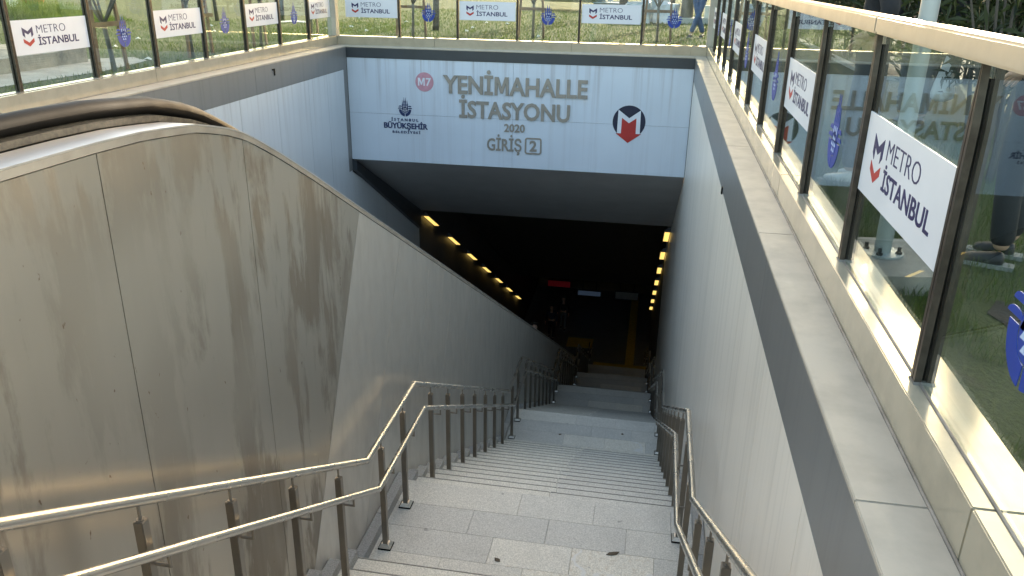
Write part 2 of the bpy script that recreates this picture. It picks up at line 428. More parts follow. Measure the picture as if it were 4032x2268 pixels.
pts = [(Y0, -.2)] + pts + [(YF, ZF-.037), (YF, ZF-1.2), (10, -6.4), (Y0, -1.6)]
core.prism_x(pts, XW+.004, XR-.004); core.build('base', M['concrete'], stairs)
# first riser + top nosing
b = MB(); slabs(b, XW+.005, XR-.005, Y0-.33, Y0, .0, [-.66], .035); slabs(b, XW+.005, XR-.005, Y0-.02, Y0-.001, -.035, [-.66], .125); b.build('nosing', M['granite'], stairs)
# stepped granite skirting on both sides
for side in (0, 1):
    b = MB()
    for (ya, yb, z, k) in SURF:
        x0, x1 = (XW+.004, XW+.085) if side == 0 else (XR-.085, XR-.004)
        if k == 'step': b.box(x0, x1, ya-.02, yb-.025, z+.001, z+.075)
        else:
            h = (yb-ya)/2
            b.box(x0, x1, ya-.02, ya+h-.003, z+.001, z+.085); b.box(x0, x1, ya+h+.003, yb-.025, z+.001, z+.085)
    b.build('skirting', M['granite_d'], stairs)

# ---------------------------------------------------------------- handrails
def surf_at(y):
    for (ya, yb, z, k) in SURF:
        if ya <= y < yb: return z, k
    return ZF, 'landing'
def rail_path(h, y_from, y_to):
    P = []
    L1, L2 = None, None
    pts = []
    # nosing line: passes 0.0 above nosings; flat over landings
    for (fy, la, lb, lz) in flights:
        n_ = round((la-fy)/.3)
        pts.append((la+.03, lz+h)); pts.append((lb-.03, lz+h))
    out = []
    sl = (pts[0][1]-(h+.02))/(pts[0][0]-(Y0+.0))
    out.append((y_from, pts[0][1]-sl*(pts[0][0]-y_from)))
    out += [p for p in pts if p[0] < y_to]
    return out
def interp(path, y):
    for (a, za), (c, zc) in zip(path[:-1], path[1:]):
        if a <= y <= c: return za+(zc-za)*(y-a)/(c-a)
    return path[-1][1]
def make_rail(name, xu, xl, label):
    root = empty(name, label, 'handrail', (xu, 0, 0))
    pu = rail_path(.965, .35, 29); plo = rail_path(.745, .35, 29)
    b = MB(); b.tube([(0, y, z) for y, z in pu], .022, 16); b.build('top_rail', M['rail'], root, smooth='angle')
    b = MB(); b.tube([(xl-xu, y, z) for y, z in plo], .021, 16); b.build('lower_rail', M['rail'], root, smooth='angle')
    ys = []
    for i, (fy, la, lb, lz) in enumerate(flights[:5]):
        k = la-.45
        f = []
        while k > fy+.2: f.append(k); k -= .6
        ys += f + ([la+.12] if False else []) + [la+.33, lb-.35+.25*0]
    sgn = 1 if xl > xu else -1
    for yy in sorted(ys):
        if yy < .5 or yy > 28: continue
        zs, k = surf_at(yy); zt = interp(pu, yy); zl = interp(plo, yy)
        post = MB(); post.box(-.02, .02, yy-.021, yy+.021, zs-(.14 if k == 'step' else -.01), zt-.085)
        po = post.build('post', M['post'], root, bevel=.003)
        pin = MB(); pin.tube([(0, yy, zt-.09), (0, yy, zt-.015)], .0065, 8); pin.tube([(-.012*0, yy, zt-.0855), (0, yy, zt-.080)], .016, 8)
        pin.build('pin', M['post'], po, smooth='angle')
        br = MB(); br.tube([(sgn*.015, yy+.012, zl-.075), (xl-xu+sgn*.004, yy+.012, zl-.075), (xl-xu+sgn*.004, yy+.012, zl-.012)], .0072, 8)
        br.build('bracket', M['post'], po, smooth='angle')
        if k == 'landing':
            pl = MB()
            pl.box(-.05, .05, yy-.05, yy+.05, zs, zs+.012, 1)
            a = [(-.046, yy-.046), (.046, yy-.046), (.046, yy+.046), (-.046, yy+.046)]; c = [(-.027, yy-.027), (.027, yy-.027), (.027, yy+.027), (-.027, yy+.027)]
            pl.prism([0, 1, 2, 3], lambda i: (*a[i], zs+.0125), lambda i: (*c[i], zs+.038))
            pl.build('base_plate', [M['rail'], M['black']], po)
    return root
make_rail('handrail', -1.77, -1.69, 'double stainless handrail with square posts beside the stained steel cladding')
make_rail('handrail', .44, .36, 'double stainless handrail with square posts along the white panel wall')

# ---------------------------------------------------------------- right retaining wall
def zbot(y): return -.444*y-1.7
def ztop_t(y):                         # top of the tunnel side walls
    if y <= 19.5: return -2.15-.52*(y-15.02)
    return max(-3.2-.552*(y-19.5), -12.2)
YEND = 43.0
def side_wall(name, label, xf, sgn, curb0, curb1, white, joints, yfront, cop_joints, curb_joints, band_h):
    """xf = inner face; sgn +1 when the wall body lies towards +x"""
    root = empty(name, label, 'wall', (0, 0, 0))
    X = lambda a: xf+sgn*a
    def bx(b, a0, a1, *r): b.box(min(X(a0), X(a1)), max(X(a0), X(a1)), *r)
    # backing body
    b = MB()
    pts = [(yfront, -.05), (YCC, -.05), (YCC, ztop_t(YCC)), (19.5, ztop_t(19.5)), (19.51, ztop_t(19.51)), (36, ztop_t(36)), (YEND+1, ztop_t(36)), (YEND+1, ZF-1), (YF, ZF-1), (yfront, zbot(yfront))]
    b.prism_x(pts, X(.012), X(.17)); b.build('core', M['dark'], root)
    js = [yfront] + [j for j in joints if j > yfront] + [YC]
    for a, c in zip(js[:-1], js[1:]):
        p = MB(); p.prism_x([(a+.003, -band_h-.004), (c-.003, -band_h-.004), (c-.003, zbot(c)), (a+.003, zbot(a))], X(.002), X(.0115))
        p.build('panel', white, root)
    yy = YC
    while yy < YEND-.1:
        c = min(yy+1.2, YEND)
        if yy < 19.5 < c: c = 19.5
        zt0, zt1 = ztop_t(yy+.001), ztop_t(c-.001)
        off = .27 if (sgn < 0 and yy < 19.4) else 0
        p = MB(); p.prism_x([(yy+.002, zt0-off), (c-.002, zt1-off), (c-.002, max(zbot(c), ZF-.2)), (yy+.002, max(zbot(yy), ZF-.2))], X(.002), X(.0115))
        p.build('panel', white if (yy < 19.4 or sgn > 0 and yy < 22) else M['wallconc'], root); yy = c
    # band
    segs = [yfront]+[yfront+3.6*k+.9 for k in range(0, 4) if yfront+3.6*k+.9 < YC-1]+[YC]
    for a, c in zip(segs[:-1], segs[1:]):
        p = MB()
        if sgn < 0 and c == YC:    # the band turns down beside the sign wall
            p.prism_x([(a+.002, -.022), (c, -.022), (c, -2.39), (c-.18, -2.39), (c-.18, -band_h), (a+.002, -band_h)], X(0), X(.0125))
        else: p.prism_x([(a+.002, -.022), (c-.002, -.022), (c-.002, -band_h), (a+.002, -band_h)], X(0), X(.0125))
        p.build('band', M['band'], root)
    cj = [yfront]+cop_joints+[YCC]
    for a, c in zip(cj[:-1], cj[1:]):
        p = MB(); bx(p, -.006, abs(curb0-xf), a+.0015, c-.0015, -.02, 0); p.build('coping', M['coping'], root, bevel=.003)
    cj = [yfront]+curb_joints+[YO]
    for a, c in zip(cj[:-1], cj[1:]):
        p = MB(); bx(p, abs(curb0-xf), abs(curb1-xf), a+.0015, c-.0015, -.15, ZCURB); p.build('curb', M['curb'], root, bevel=.004)
    # sealant beads
    s = MB(); xg = (abs(curb0-xf)+.07)
    s.tube([(X(abs(curb0-xf)-.003), yfront, .003), (X(abs(curb0-xf)-.003), YCC, .003)], .006, 6)
    s.tube([(X(xg-.012), yfront, ZCURB+.001), (X(xg-.012), YCC, ZCURB+.001)], .005, 6)
    s.build('sealant', simple_seal, root)
    return root
simple_seal = simple('dirty_sealant', (.16, .145, .13), .6, 0, .6, 7)
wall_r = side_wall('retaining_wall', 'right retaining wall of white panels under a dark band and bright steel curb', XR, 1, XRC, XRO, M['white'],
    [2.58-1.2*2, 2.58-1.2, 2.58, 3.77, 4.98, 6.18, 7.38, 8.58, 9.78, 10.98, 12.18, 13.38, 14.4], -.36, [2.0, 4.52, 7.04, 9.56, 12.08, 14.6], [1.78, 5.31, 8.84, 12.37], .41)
wall_l = side_wall('retaining_wall', 'left retaining wall of rain-streaked white panels under a grey band', XL, -1, XLC, XLO, M['leftwhite'],
    [13.2-1.2*k for k in range(11, -1, -1)]+[14.02], -.36, [3.5, 6.05, 8.58, 11.1, 13.6], [2.3, 5.8, 9.3, 12.8], .415)
p = MB(); p.box(XR-.012, XR-.001, 7.05, 7.09, -.43, -.37); p.build('clip', M['black'], wall_r)
p = MB(); p.box(XL+.001, XL+.012, 11.95, 11.98, -.20, -.10); p.box(XL+.001, XL+.012, 11.90, 11.98, -.12, -.10); p.build('clip', M['black'], wall_l)
# sloped dark fillet along the left wall under the tunnel roof
p = MB(); p.prism_x([(YC+.001, -2.19), (19.4, -4.43), (19.4, -4.93), (YC+.001, -2.39)], XL-.002, XL+.09); p.build('fillet', M['darkband'], wall_l)

# ---------------------------------------------------------------- entrance (sign) wall
ent = empty('entrance_wall', 'white panelled tunnel portal wall with station lettering and a charcoal band', 'wall', (0, 0, 0))
b = MB(); b.box(XL-.25, XRC, YC+.013, YCC, -2.17, -.03); b.build('core', M['dark'], ent)
jx, jz = -2.63, -1.24
for (xa, xb) in ((XL+.004, jx), (jx, XR-.004)):
    for (za, zb) in ((-.205, jz), (jz, -2.165)):
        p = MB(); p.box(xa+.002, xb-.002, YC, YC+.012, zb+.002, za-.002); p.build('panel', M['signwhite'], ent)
p = MB(); p.box(XL+.002, XR-.002, YC-.012, YC+.0125, -.203, -.022); p.build('band', M['darkband'], ent)
for a, c in ((XL-.004, -2.6), (-2.6, XR)):
    p = MB(); p.box(a+.001, c-.001, YC-.02, YCC, -.02, -.001); p.build('coping', M['coping'], ent, bevel=.003)
for a, c in ((XLC, -4.2), (-4.2, -1.6), (-1.6, .55), (.55, XRC)):
    p = MB(); p.box(a+.0015, c-.0015, YCC, YO, -.1, ZCURB); p.build('curb', M['curb'], ent, bevel=.004)
# sloping soffit slab
p = MB(); p.prism_x([(YC+.002, -2.168), (YC+.3, -2.168+.02), (19.4, -4.2), (19.45, -4.2), (19.45, -4.45), (17.2, -3.30), (YC+.06, -2.185)], XL, XR)
p.build('soffit', M['soffit'], ent)
tag(MB().build('x', M['dark']) if False else ent)
# tunnel roof beyond, end wall and floor
def struct(name, b, mat): return tag(b.build(name, mat), kind='structure')
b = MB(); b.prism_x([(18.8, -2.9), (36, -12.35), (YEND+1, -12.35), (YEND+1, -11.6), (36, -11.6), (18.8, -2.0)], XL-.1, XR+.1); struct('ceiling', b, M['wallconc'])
b = MB(); b.box(XL-3, XR+3, YF, YEND+2, ZF-.4, ZF); struct('floor', b, simple('dark_floor_stone', (.16, .155, .145), .5, 0, .15, 3))
b = MB(); b.prism_x([(-2, -.9), (3.5, -.9), (YF+1.5, ZF-.05), (YF+1.5, ZF-.6), (3.5, -3.2), (-2, -3.2)], XL+.01, XW-.3); struct('escalator_pit', b, M['dark'])
b = MB(); b.box(XL-.2, XR+.2, YEND, YEND+.3, ZF, -11.8); tag(b.build('end_wall', simple('ochre_hall_wall', (.19, .145, .08), .6, 0, .2, 2)), 'dim ochre wall closing the far end of the hall', 'wall')
# portal roof fill under the grass behind the sign
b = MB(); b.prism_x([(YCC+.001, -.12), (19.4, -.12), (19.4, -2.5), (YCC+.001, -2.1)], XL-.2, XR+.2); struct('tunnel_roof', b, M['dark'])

# tactile strips, far signs
tp = MB()
tp.box(-1.9, .6, YF+.45, YF+.85, ZF, ZF+.006); tp.box(-.45, -.05, YF+.86, 42.5, ZF, ZF+.006)
tag(tp.build('tactile_paving', M['tact']), 'yellow tactile strip running from the lowest stair across the dark floor', 'paving')
tp = MB(); tp.box(-3.35, -2.1, 35.2, 36.3, ZF, ZF+.007)
tag(tp.build('tactile_paving', M['tact']), 'short yellow tactile plate at the foot of the escalator', 'paving')
def far_sign(label, xa, xb, za, zb, mat, yy=40.2, txt=False):
    r_ = empty('hanging_sign', label, 'sign', ((xa+xb)/2, yy, (za+zb)/2))
    h = MB(); wd = (xb-xa)/2; hd = (zb-za)/2
    h.box(-wd-.03, wd+.03, .001, .10, -hd-.03, hd+.03); h.tube([(-wd*.6, .05, hd), (-wd*.6, .05, -12.1-(za+zb)/2)], .02, 8); h.tube([(wd*.6, .05, hd), (wd*.6, .05, -12.1-(za+zb)/2)], .02, 8)
    h.build('frame', M['dark'], r_)
    f = MB(); f.box(-wd, wd, -.012, 0, -hd, hd); f.build('face', mat, r_)
far_sign('dim red lit strip sign hanging at the left of the hall', -4.95, -3.75, -14.42, -14.1, M['redled'])
far_sign('dim blue-white blank lit sign hanging in the middle of the hall', -3.3, -2.1, -14.8, -14.55, M['lightbox'])
far_sign('grey panel sign hanging at the right above the tactile strip', -1.3, -.1, -14.85, -14.45, simple('dim_sign_face', (.45, .45, .42), .6))

# ---------------------------------------------------------------- sign lettering
def text_geo(body, bold=0.0, spacing=1.0, res=3):
    cu = bpy.data.curves.new('t', 'FONT'); cu.body = body; cu.size = 1; cu.offset = bold; cu.space_character = spacing; cu.resolution_u = res
    ob = bpy.data.objects.new('t', cu); COL.objects.link(ob)
    dg = bpy.context.evaluated_depsgraph_get(); me = bpy.data.meshes.new_from_object(ob.evaluated_get(dg))
    vs = [(v.co.x, v.co.y) for v in me.vertices]; fs = [tuple(p.vertices) for p in me.polygons]
    bpy.data.objects.remove(ob); bpy.data.curves.remove(cu); bpy.data.meshes.remove(me)
    return vs, fs
_cap = {}
MGL = [(0, 0), (0, 1), (.27, 1), (.5, .42), (.73, 1), (1, 1), (1, 0), (.80, 0), (.80, .68), (.585, .12), (.415, .12), (.20, .68), (.20, 0)]
def put_text(mb, body, fr, x0, x1, base, cap, bold=0, depth=.02, d0=0, mi=0, spacing=1.0):
    """flat lettering thickened by depth. fr maps (x, z, out) to world"""
    vs, fs = text_geo(body, bold, spacing)
    if bold not in _cap:
        hv, _ = text_geo('H', bold); _cap[bold] = (min(v[1] for v in hv), max(v[1] for v in hv))
    cl, ch = _cap[bold]
    ax, bx_ = min(v[0] for v in vs), max(v[0] for v in vs)
    if bold > .012 and 'M' in body:          # the fattened M of the font folds over itself: draw it
        pv, _ = text_geo(body[:body.index('M')+1], bold, spacing); mv, _ = text_geo('M', bold)
        m1 = max(v[0] for v in pv); m0 = m1-(max(v[0] for v in mv)-min(v[0] for v in mv))
        inm = lambda f: all(m0-.01 <= vs[i][0] <= m1+.01 for i in f)
        fs = [f for f in fs if not inm(f)]; o = len(vs); g = (m1-m0)*.03
        vs = vs+[(m0+g+(m1-m0-2*g)*x, cl+(ch-cl)*z) for x, z in MGL]; fs = fs+[tuple(range(o, o+len(MGL)))[::-1]]
    P = [(x0+(v[0]-ax)/(bx_-ax)*(x1-x0), base+(v[1]-cl)/(ch-cl)*cap) for v in vs]
    n = len(P); edges = {}
    for f in fs:
        for i in range(len(f)):
            e = (f[i], f[(i+1) % len(f)]); edges[e] = 1
    bd = [e for e in edges if (e[1], e[0]) not in edges]
    A = [fr(p[0], p[1], d0+depth) for p in P]; B = [fr(p[0], p[1], d0) for p in P]
    mb.add(A+B, list(fs) + [(e[1], e[0], e[0]+n, e[1]+n) for e in bd], mi)
def poly(mb, pts, fr, d0, d1, mi=0):
    mb.prism(pts, lambda p: fr(p[0], p[1], d0), lambda p: fr(p[0], p[1], d1), mi)
def circ(cx, cz, r_, n=28, a0=0, a1=2*math.pi):
    full = abs(a1-a0-2*math.pi) < 1e-6
    k = n if full else n+1
    return [(cx+r_*math.cos(a0+(a1-a0)*i/n), cz+r_*math.sin(a0+(a1-a0)*i/n)) for i in range(k)]
def ring_poly(cx, cz, ro, ri, a0, a1, n=14):
    return circ(cx, cz, ro, n, a0, a1)+circ(cx, cz, ri, n, a1, a0)
def city_emblem(mb, fr, cx, zb, h, d0, t, mi=0, mp=1):
    """minarets over a round body with triangles, held in a split bowl; h = full height, zb = bottom"""
    s = h; P = lambda pts: [(cx+x*s, zb+z*s) for x, z in pts]
    cz, rb = .335, .165
    poly(mb, P(circ(0, cz, rb, 30)), fr, d0, d0+t, mi)
    for x, top in ((-.135, .84), (-.047, 1.0), (.047, 1.0), (.135, .84)):
        sh = .02; bal = top-.24
        poly(mb, P([(x-.030, cz+.02), (x+.030, cz+.02), (x+.026, bal-.03), (x+.038, bal), (x+.026, bal+.035), (x+.017, bal+.07), (x, top), (x-.017, bal+.07), (x-.026, bal+.035), (x-.038, bal), (x-.026, bal-.03)]), fr, d0, d0+t, mi)
    poly(mb, P([(-.17, .585), (.17, .585), (.17, .615), (-.17, .615)]), fr, d0+.0003, d0+t-.0002, mi)
    poly(mb, P([(-.07, .745), (.07, .745), (.07, .77), (-.07, .77)]), fr, d0+.0003, d0+t-.0002, mi)
    for sg in (-1, 1):
        a0, a1 = (math.pi, 1.5*math.pi-.07) if sg < 0 else (1.5*math.pi+.07, 2*math.pi)
        q = [(x*.92, z) for x, z in ring_poly(0, .365, .365, .21, a0, a1)]
        poly(mb, P(q), fr, d0, d0+t, mi)
        for k, (zz, wd) in enumerate(((.40, .115), (.505, .09))):
            c = sg*(.185+wd*.82)
            q = [(c+wd*math.cos(a), zz+.062*math.sin(a)) for a in [math.pi*i/10 for i in range(11)]]
            poly(mb, P(q), fr, d0, d0+t, mi)
    for zz, xs in ((.385, (-.05, .05)), (.305, (-.095, 0, .095)), (.225, (-.05, .05))):
        for x in xs: poly(mb, P([(x-.036, zz), (x+.036, zz), (x, zz+.06)]), fr, d0+t*.6, d0+t+.0012, mp)
    for x, za, zc in ((-.091, .47, .57), (0, .5, .57), (.091, .47, .57)):
        poly(mb, P([(x-.014, za), (x+.014, za), (x+.014, zc-.02), (x, zc), (x-.014, zc-.02)]), fr, d0+t*.6, d0+t+.0012, mp)
FS = lambda x, z, o: (x, YC-o, z)
def letters(body, x0, x1, base, cap, bold, depth=.03, mat='letters', spacing=1.0, name='lettering'):
    b = MB(); put_text(b, body, FS, x0, x1, base, cap, bold, depth, 0, 0, spacing); return b.build(name, M[mat], ent)
letters('YENİMAHALLE', -3.97, -1.24, -.80, .335, .024)
letters('İSTASYONU', -3.66, -1.55, -1.245, .32, .024)
letters('2020', -2.79, -2.39, -1.475, .15, .022, .02)
letters('GİRİŞ', -3.12, -2.45, -1.845, .235, .018, .02)
b = MB(); put_text(b, '2', FS, -2.295, -2.155, -1.825, .205, .03, .02); b.build('lettering', M['letters'], ent)
def rrect(x0, x1, z0, z1, r_, n=5):
    o = []
    for cx, cz, a in ((x1-r_, z1-r_, 0), (x0+r_, z1-r_, .5), (x0+r_, z0+r_, 1), (x1-r_, z0+r_, 1.5)):
        o += [(cx+r_*math.cos(math.pi*(a+.5*i/n)), cz+r_*math.sin(math.pi*(a+.5*i/n))) for i in range(n+1)]
    return o
b = MB(); oo = rrect(-2.385, -2.065, -1.88, -1.565, .045); ii = rrect(-2.358, -2.092, -1.853, -1.592, .025); k = len(oo)
A = [FS(*p, .02) for p in oo]+[FS(*p, .02) for p in ii]+[FS(*p, 0) for p in oo]+[FS(*p, 0) for p in ii]
b.add(A, [(i, (i+1) % k, k+(i+1) % k, k+i) for i in range(k)] + [(i, 2*k+i, 2*k+(i+1) % k, (i+1) % k) for i in range(k)] + [(k+i, k+(i+1) % k, 3*k+(i+1) % k, 3*k+i) for i in range(k)])
b.build('number_frame', M['letters'], ent)
b = MB(); poly(b, circ(-4.335, -.61, .178, 40), FS, 0, .006, 0); put_text(b, 'M7', FS, -4.465, -4.205, -.68, .145, .02, .001, .006, 1)
b.build('line_badge', [M['pink'], M['signpale']], ent)
b = MB(); city_emblem(b, FS, -4.735, -1.275, .365, 0, .005, 0, 1); b.build('emblem', [M['blueletter'], M['signpale']], ent)
letters('İSTANBUL', -5.015, -4.475, -1.365, .052, .018, .012, 'blueletter', 1.6)
letters('BÜYÜKŞEHİR', -5.17, -4.29, -1.51, .108, .03, .012, 'blueletter')
letters('BELEDİYESİ', -5.0, -4.44, -1.60, .045, .018, .012, 'blueletter', 1.35)
def metro_mark(mb, fr, cx, cz, r_, d):
    P = lambda pts: [(cx+x*r_, cz+z*r_) for x, z in pts]
    poly(mb, P(circ(0, 0, 1, 48)), fr, 0, d, 0)
    poly(mb, P([(-.68, .73), (0, .23), (.68, .73), (.70, -.71), (.45, -.71), (.44, .24), (0, -.07), (-.44, .24), (-.45, -.71), (-.70, -.71)]), fr, d*.5, d+.002, 1)
    poly(mb, P([(-.44, .24), (0, -.07), (.44, .24), (.45, -.72), (.78, -.72), (0, -1.29), (-.78, -.72), (-.45, -.72)]), fr, d*.4, d+.004, 2)
b = MB(); metro_mark(b, FS, -.452, -1.185, .30, .006); b.build('metro_mark', [M['navyd'], M['signpale'], M['red']], ent)

# ---------------------------------------------------------------- glass railings
Z0, ZG, ZR0, ZR1 = ZCURB, 1.145, 1.14, 1.21
def railing(label, fr, s_from, s_to, posts, caps, decals):
    """fr(s, t, z): s runs along the rail (to the viewer's right), t towards the viewer"""
    root = empty('glass_railing', label, 'railing', (0, 0, 0))
    B = lambda b, s0, s1, t0, t1, z0, z1, mi=0: b.prism([(s0, t0), (s1, t0), (s1, t1), (s0, t1)], lambda p: fr(p[0], p[1], z0), lambda p: fr(p[0], p[1], z1), mi)
    for a, c in zip(caps[:-1], caps[1:]):
        p = MB(); B(p, a+.002, c-.002, -.045, .045, ZR0, ZR1); p.build('cap_rail', M['caprail'], root, bevel=.008)
    for s in posts:
        p = MB()
        for g in (-1, 1):
            prof = [(s+g*.003, Z0), (s+g*.020, Z0), (s+g*.020, .97), (s+g*.0045, 1.14), (s+g*.003, 1.14)]
            for t0, t1 in ((.008, .030), (-.030, -.008)):
                p.prism(prof, lambda q: fr(q[0], t0, q[1]), lambda q: fr(q[0], t1, q[1]))
        p.prism([(s-.006, Z0), (s+.006, Z0), (s+.006, 1.1), (s-.006, 1.1)], lambda q: fr(q[0], -.022, q[1]), lambda q: fr(q[0], .022, q[1]), 1)
        p.prism([(s-.029, Z0), (s+.029, Z0), (s+.022, Z0+.007), (s-.022, Z0+.007)], lambda q: fr(q[0], -.033, q[1]), lambda q: fr(q[0], .033, q[1]), 2)
        p.build('post', [M['glasspost'], M['black'], simple_seal], root)
    es = [s_from]+list(posts)+[s_to]
    for a, c in zip(es[:-1], es[1:]):
        g = MB(); B(g, a+.004, c-.004, -.005, .005, Z0+.004, ZG); po = g.build('pane', M['glass'], root)
        mid = (a+c)/2
        for dm in decals:
            if abs(dm-mid) < .2:
                e = MB(); city_emblem(e, lambda x, z, o: fr(x, o, z), dm, .455, .365, .0055, .0022, 0, 1)
                e.build('emblem', [M['blue'], M['pale']], po)
    return root
F_R = lambda s, t, z: (XRG-t, -s, z)         # viewer looks +x, right is -y
F_L = lambda s, t, z: (XLG+t, s, z)
F_B = lambda s, t, z: (s, YG-t, z)
posts_r = [2.45+1.181*k for k in range(-2, 11)]
posts_l = [7.15+1.177*k for k in range(-6, 7)]
posts_b = [-4.90, -3.765, -2.63, -1.48, -.345]
railing('tall glass railing with steel cap on the right curb beside the lawn', F_R, -YG+.09, .36, sorted([-y for y in posts_r]), [-YG, -10.62, -7.15, -3.63, .36],
        [-(4.222+2.362*k) for k in range(-2, 5)])
railing('glass railing on the left curb in front of staked saplings', F_L, -.36, YG-.09, posts_l, [-.36, 4.2, 8.9, 13.0, YG],
        [8.92+2.354*k for k in range(-4, 3)])
railing('glass railing above the station sign at the back of the opening', F_B, XLG+.09, XRG-.09, posts_b, [XLG+.046, -3.2, -.2, XRG-.046],
        [-4.33, -2.06, .22])
for i, (xx, lab) in enumerate(((XLG, 'square steel corner post at the left end of the sign wall'), (XRG, 'square steel corner post at the right end of the sign wall'))):
    p = MB(); p.box(-.085, .085, -.085, .085, 0, ZR0-Z0-.001); p.box(-.095, .095, -.095, .095, 0, .008)
    tag(p.build('corner_post', M['coping'], bevel=.004, loc=(xx, YG, Z0+.001)), lab, 'post')

# ---------------------------------------------------------------- white boards between the posts
def board(fr0, s0, s1, label):
    z0, z1 = .505, .835
    c = (s0+s1)/2; zc = (z0+z1)/2
    root = empty('sign_board', label, 'sign', fr0(c, 0, zc), group='white lettered boards on the glass railings')
    org = Vector(fr0(c, 0, zc))
    fr = lambda x, z, o: tuple(Vector(fr0(c+x, o, zc+z))-org)
    wd, hd = (s1-s0)/2, (z1-z0)/2
    b = MB(); poly(b, [(-wd, -hd), (wd, -hd), (wd, hd), (-wd, hd)], fr, .0062, .0102); b.build('plate', M['board'], root)
    k = (s1-s0)/1.10                       # lettering squeezed on a narrower board
    X = lambda u: -wd+u*2*wd
    sx, sz = .145*k*1.0, .145
    x0 = X(.125); zt = hd-.068
    m_ = [(0, 1), (.5, .71), (1, 1), (1, .48), (.8, .31), (.8, .66), (.5, .5), (.2, .66), (.2, .31), (0, .48)]
    b = MB(); poly(b, [(x0+x*sx, zt-sz+z*sz) for x, z in m_], fr, .0102, .0116, 0)
    poly(b, [(x0+x*sx, zt-sz*1.0+z*sz) for x, z in [(0, .25), (.5, -.03), (1, .25), (1, 0), (.5, -.29), (0, 0)]], fr, .0102, .0116, 1)
    b.build('logo', [M['navy'], M['red']], root)
    b = MB(); put_text(b, 'METRO', fr, X(.305), X(.690), hd-.135, .076, -.013, .0013, .0102); b.build('lettering', M['navy'], root)
    b = MB(); put_text(b, 'İSTANBUL', fr, X(.305), X(.855), hd-.252, .076, .020, .0013, .0102); b.build('lettering', M['navy'], root)
    return root
ord_r = ['largest and nearest white lettered board, on the right glass beside the steel pole', 'second nearest white lettered board on the right glass railing',
         'third white lettered board along the right glass railing', 'fourth white lettered board along the right glass railing, seen very slanted',
         'fifth white lettered board along the right glass railing, a thin sliver', 'farthest white lettered board on the right glass, beside the corner post']
for k in range(6):
    a = 2.45+2.362*k; c = a+1.181
    if k == 5: c = 15.2
    board(F_R, -c+.035, -a-.03, ord_r[k])
for k, (a, c, lab) in enumerate([(7.15, 8.327, 'nearest white lettered board on the left glass, in front of the stone block'), (9.504, 10.681, 'second white lettered board on the left glass, right of the first sapling'),
        (11.858, 13.035, 'third white lettered board on the left glass railing'), (14.212, 15.27, 'squeezed white lettered board on the left glass beside the corner post')]):
    board(F_L, a+.035, c-.04, lab)
for (a, c, lab) in [(-6.0, -4.90, 'leftmost of the three white lettered boards above the station sign'), (-3.765, -2.63, 'middle white lettered board above the station sign'), (-1.48, -.345, 'rightmost of the three white lettered boards above the station sign')]:
    board(F_B, a+.035, c-.035, lab)

# ---------------------------------------------------------------- escalator with its steel cladding
esc = empty('escalator', 'escalator clad in stained brushed steel with black handrails and a humped top', 'escalator', (0, 0, 0))
PROF = [(-2, .735), (1.6, .735), (2.1, .735), (2.5, .732), (2.8, .722), (3.15, .69), (3.4, .635), (3.6, .57), (3.9, .425), (4.31, .21), (5.04, -.19), (5.9, -.66)]
SLP = -.5465
def prof(y):
    if y >= 5.9: return -.66+SLP*(y-5.9)
    for (a, za), (c, zc) in zip(PROF[:-1], PROF[1:]):
        if a <= y <= c: return za+(zc-za)*(y-a)/(c-a)
    return .735
YB = 33.0
dl = Vector((1, SLP)).normalized(); dp = Vector((SLP, -1)).normalized()     # along and across the incline
LINES = []                                                                # joint lines as (top(y,z), bottom(y,z))
for yy in (-1.9, .42, 2.52, 3.56): LINES.append(((yy, prof(yy)), (yy, min(-1.7, zbot(yy)-.4))))
t = Vector((5.04, prof(5.04)))
first = True
while t.x < YB:
    bl = t+dp*(2.78 if first else 3.4)
    LINES.append(((t.x, prof(t.x)), (max(bl.x, 3.62), bl.y))); first = False
    t = t+dl*.99
for i, (A, B) in enumerate(zip(LINES[:-1], LINES[1:])):
    (ta, ba), (tb, bb) = A, B
    g = .0022
    ys = [ta[0]+g]+[p[0] for p in PROF if ta[0]+.02 < p[0] < tb[0]-.02]
    if i < 8:
        k = ta[0]+.15
        while k < tb[0]-.05: ys.append(k); k += .12
    ys = sorted(set(ys))+[tb[0]-g]
    pts = [(y, prof(y)-.004) for y in ys]+[(bb[0]-g, bb[1]), (ba[0]+g, ba[1])]
    b = MB(); b.prism_x(pts, XW-.006, XW); b.build('cladding_panel', M['clad'] if i < 4 else M['clad2'], esc)
dense = sorted(set([-1.9+.13*k for k in range(64)]+[5.9, 8, 10.5, 13, 16, 19, 22, 25, 28, 31, YB]))
def band_sweep(b, off0, off1, x0, x1, ys, mi=0):
    pts = [(y, prof(y)+off0) for y in ys]+[(y, prof(y)+off1) for y in reversed(ys)]
    n = len(ys); vs = []; fs = []
    for y in ys:
        z = prof(y); vs += [(x0, y, z+off0), (x1, y, z+off0), (x1, y, z+off1), (x0, y, z+off1)]
    for i in range(n-1):
        o = 4*i
        fs += [(o, o+4, o+5, o+1), (o+1, o+5, o+6, o+2), (o+2, o+6, o+7, o+3), (o+3, o+7, o+4, o)]
    fs += [(0, 1, 2, 3), (4*n-4, 4*n-1, 4*n-2, 4*n-3)]
    b.add(vs, fs, mi)
b = MB(); band_sweep(b, -3.2, -.01, XW-.05, XW-.012, dense); b.build('core', M['dark'], esc)
b = MB(); band_sweep(b, 0, .030, XW-.02, XW+.004, dense); b.build('fascia', M['fascia'], esc, smooth='angle')
b = MB(); band_sweep(b, .0305, .037, XW-.16, XW+.005, dense); b.build('deck', M['deck'], esc, smooth='angle')
xi = -2.2
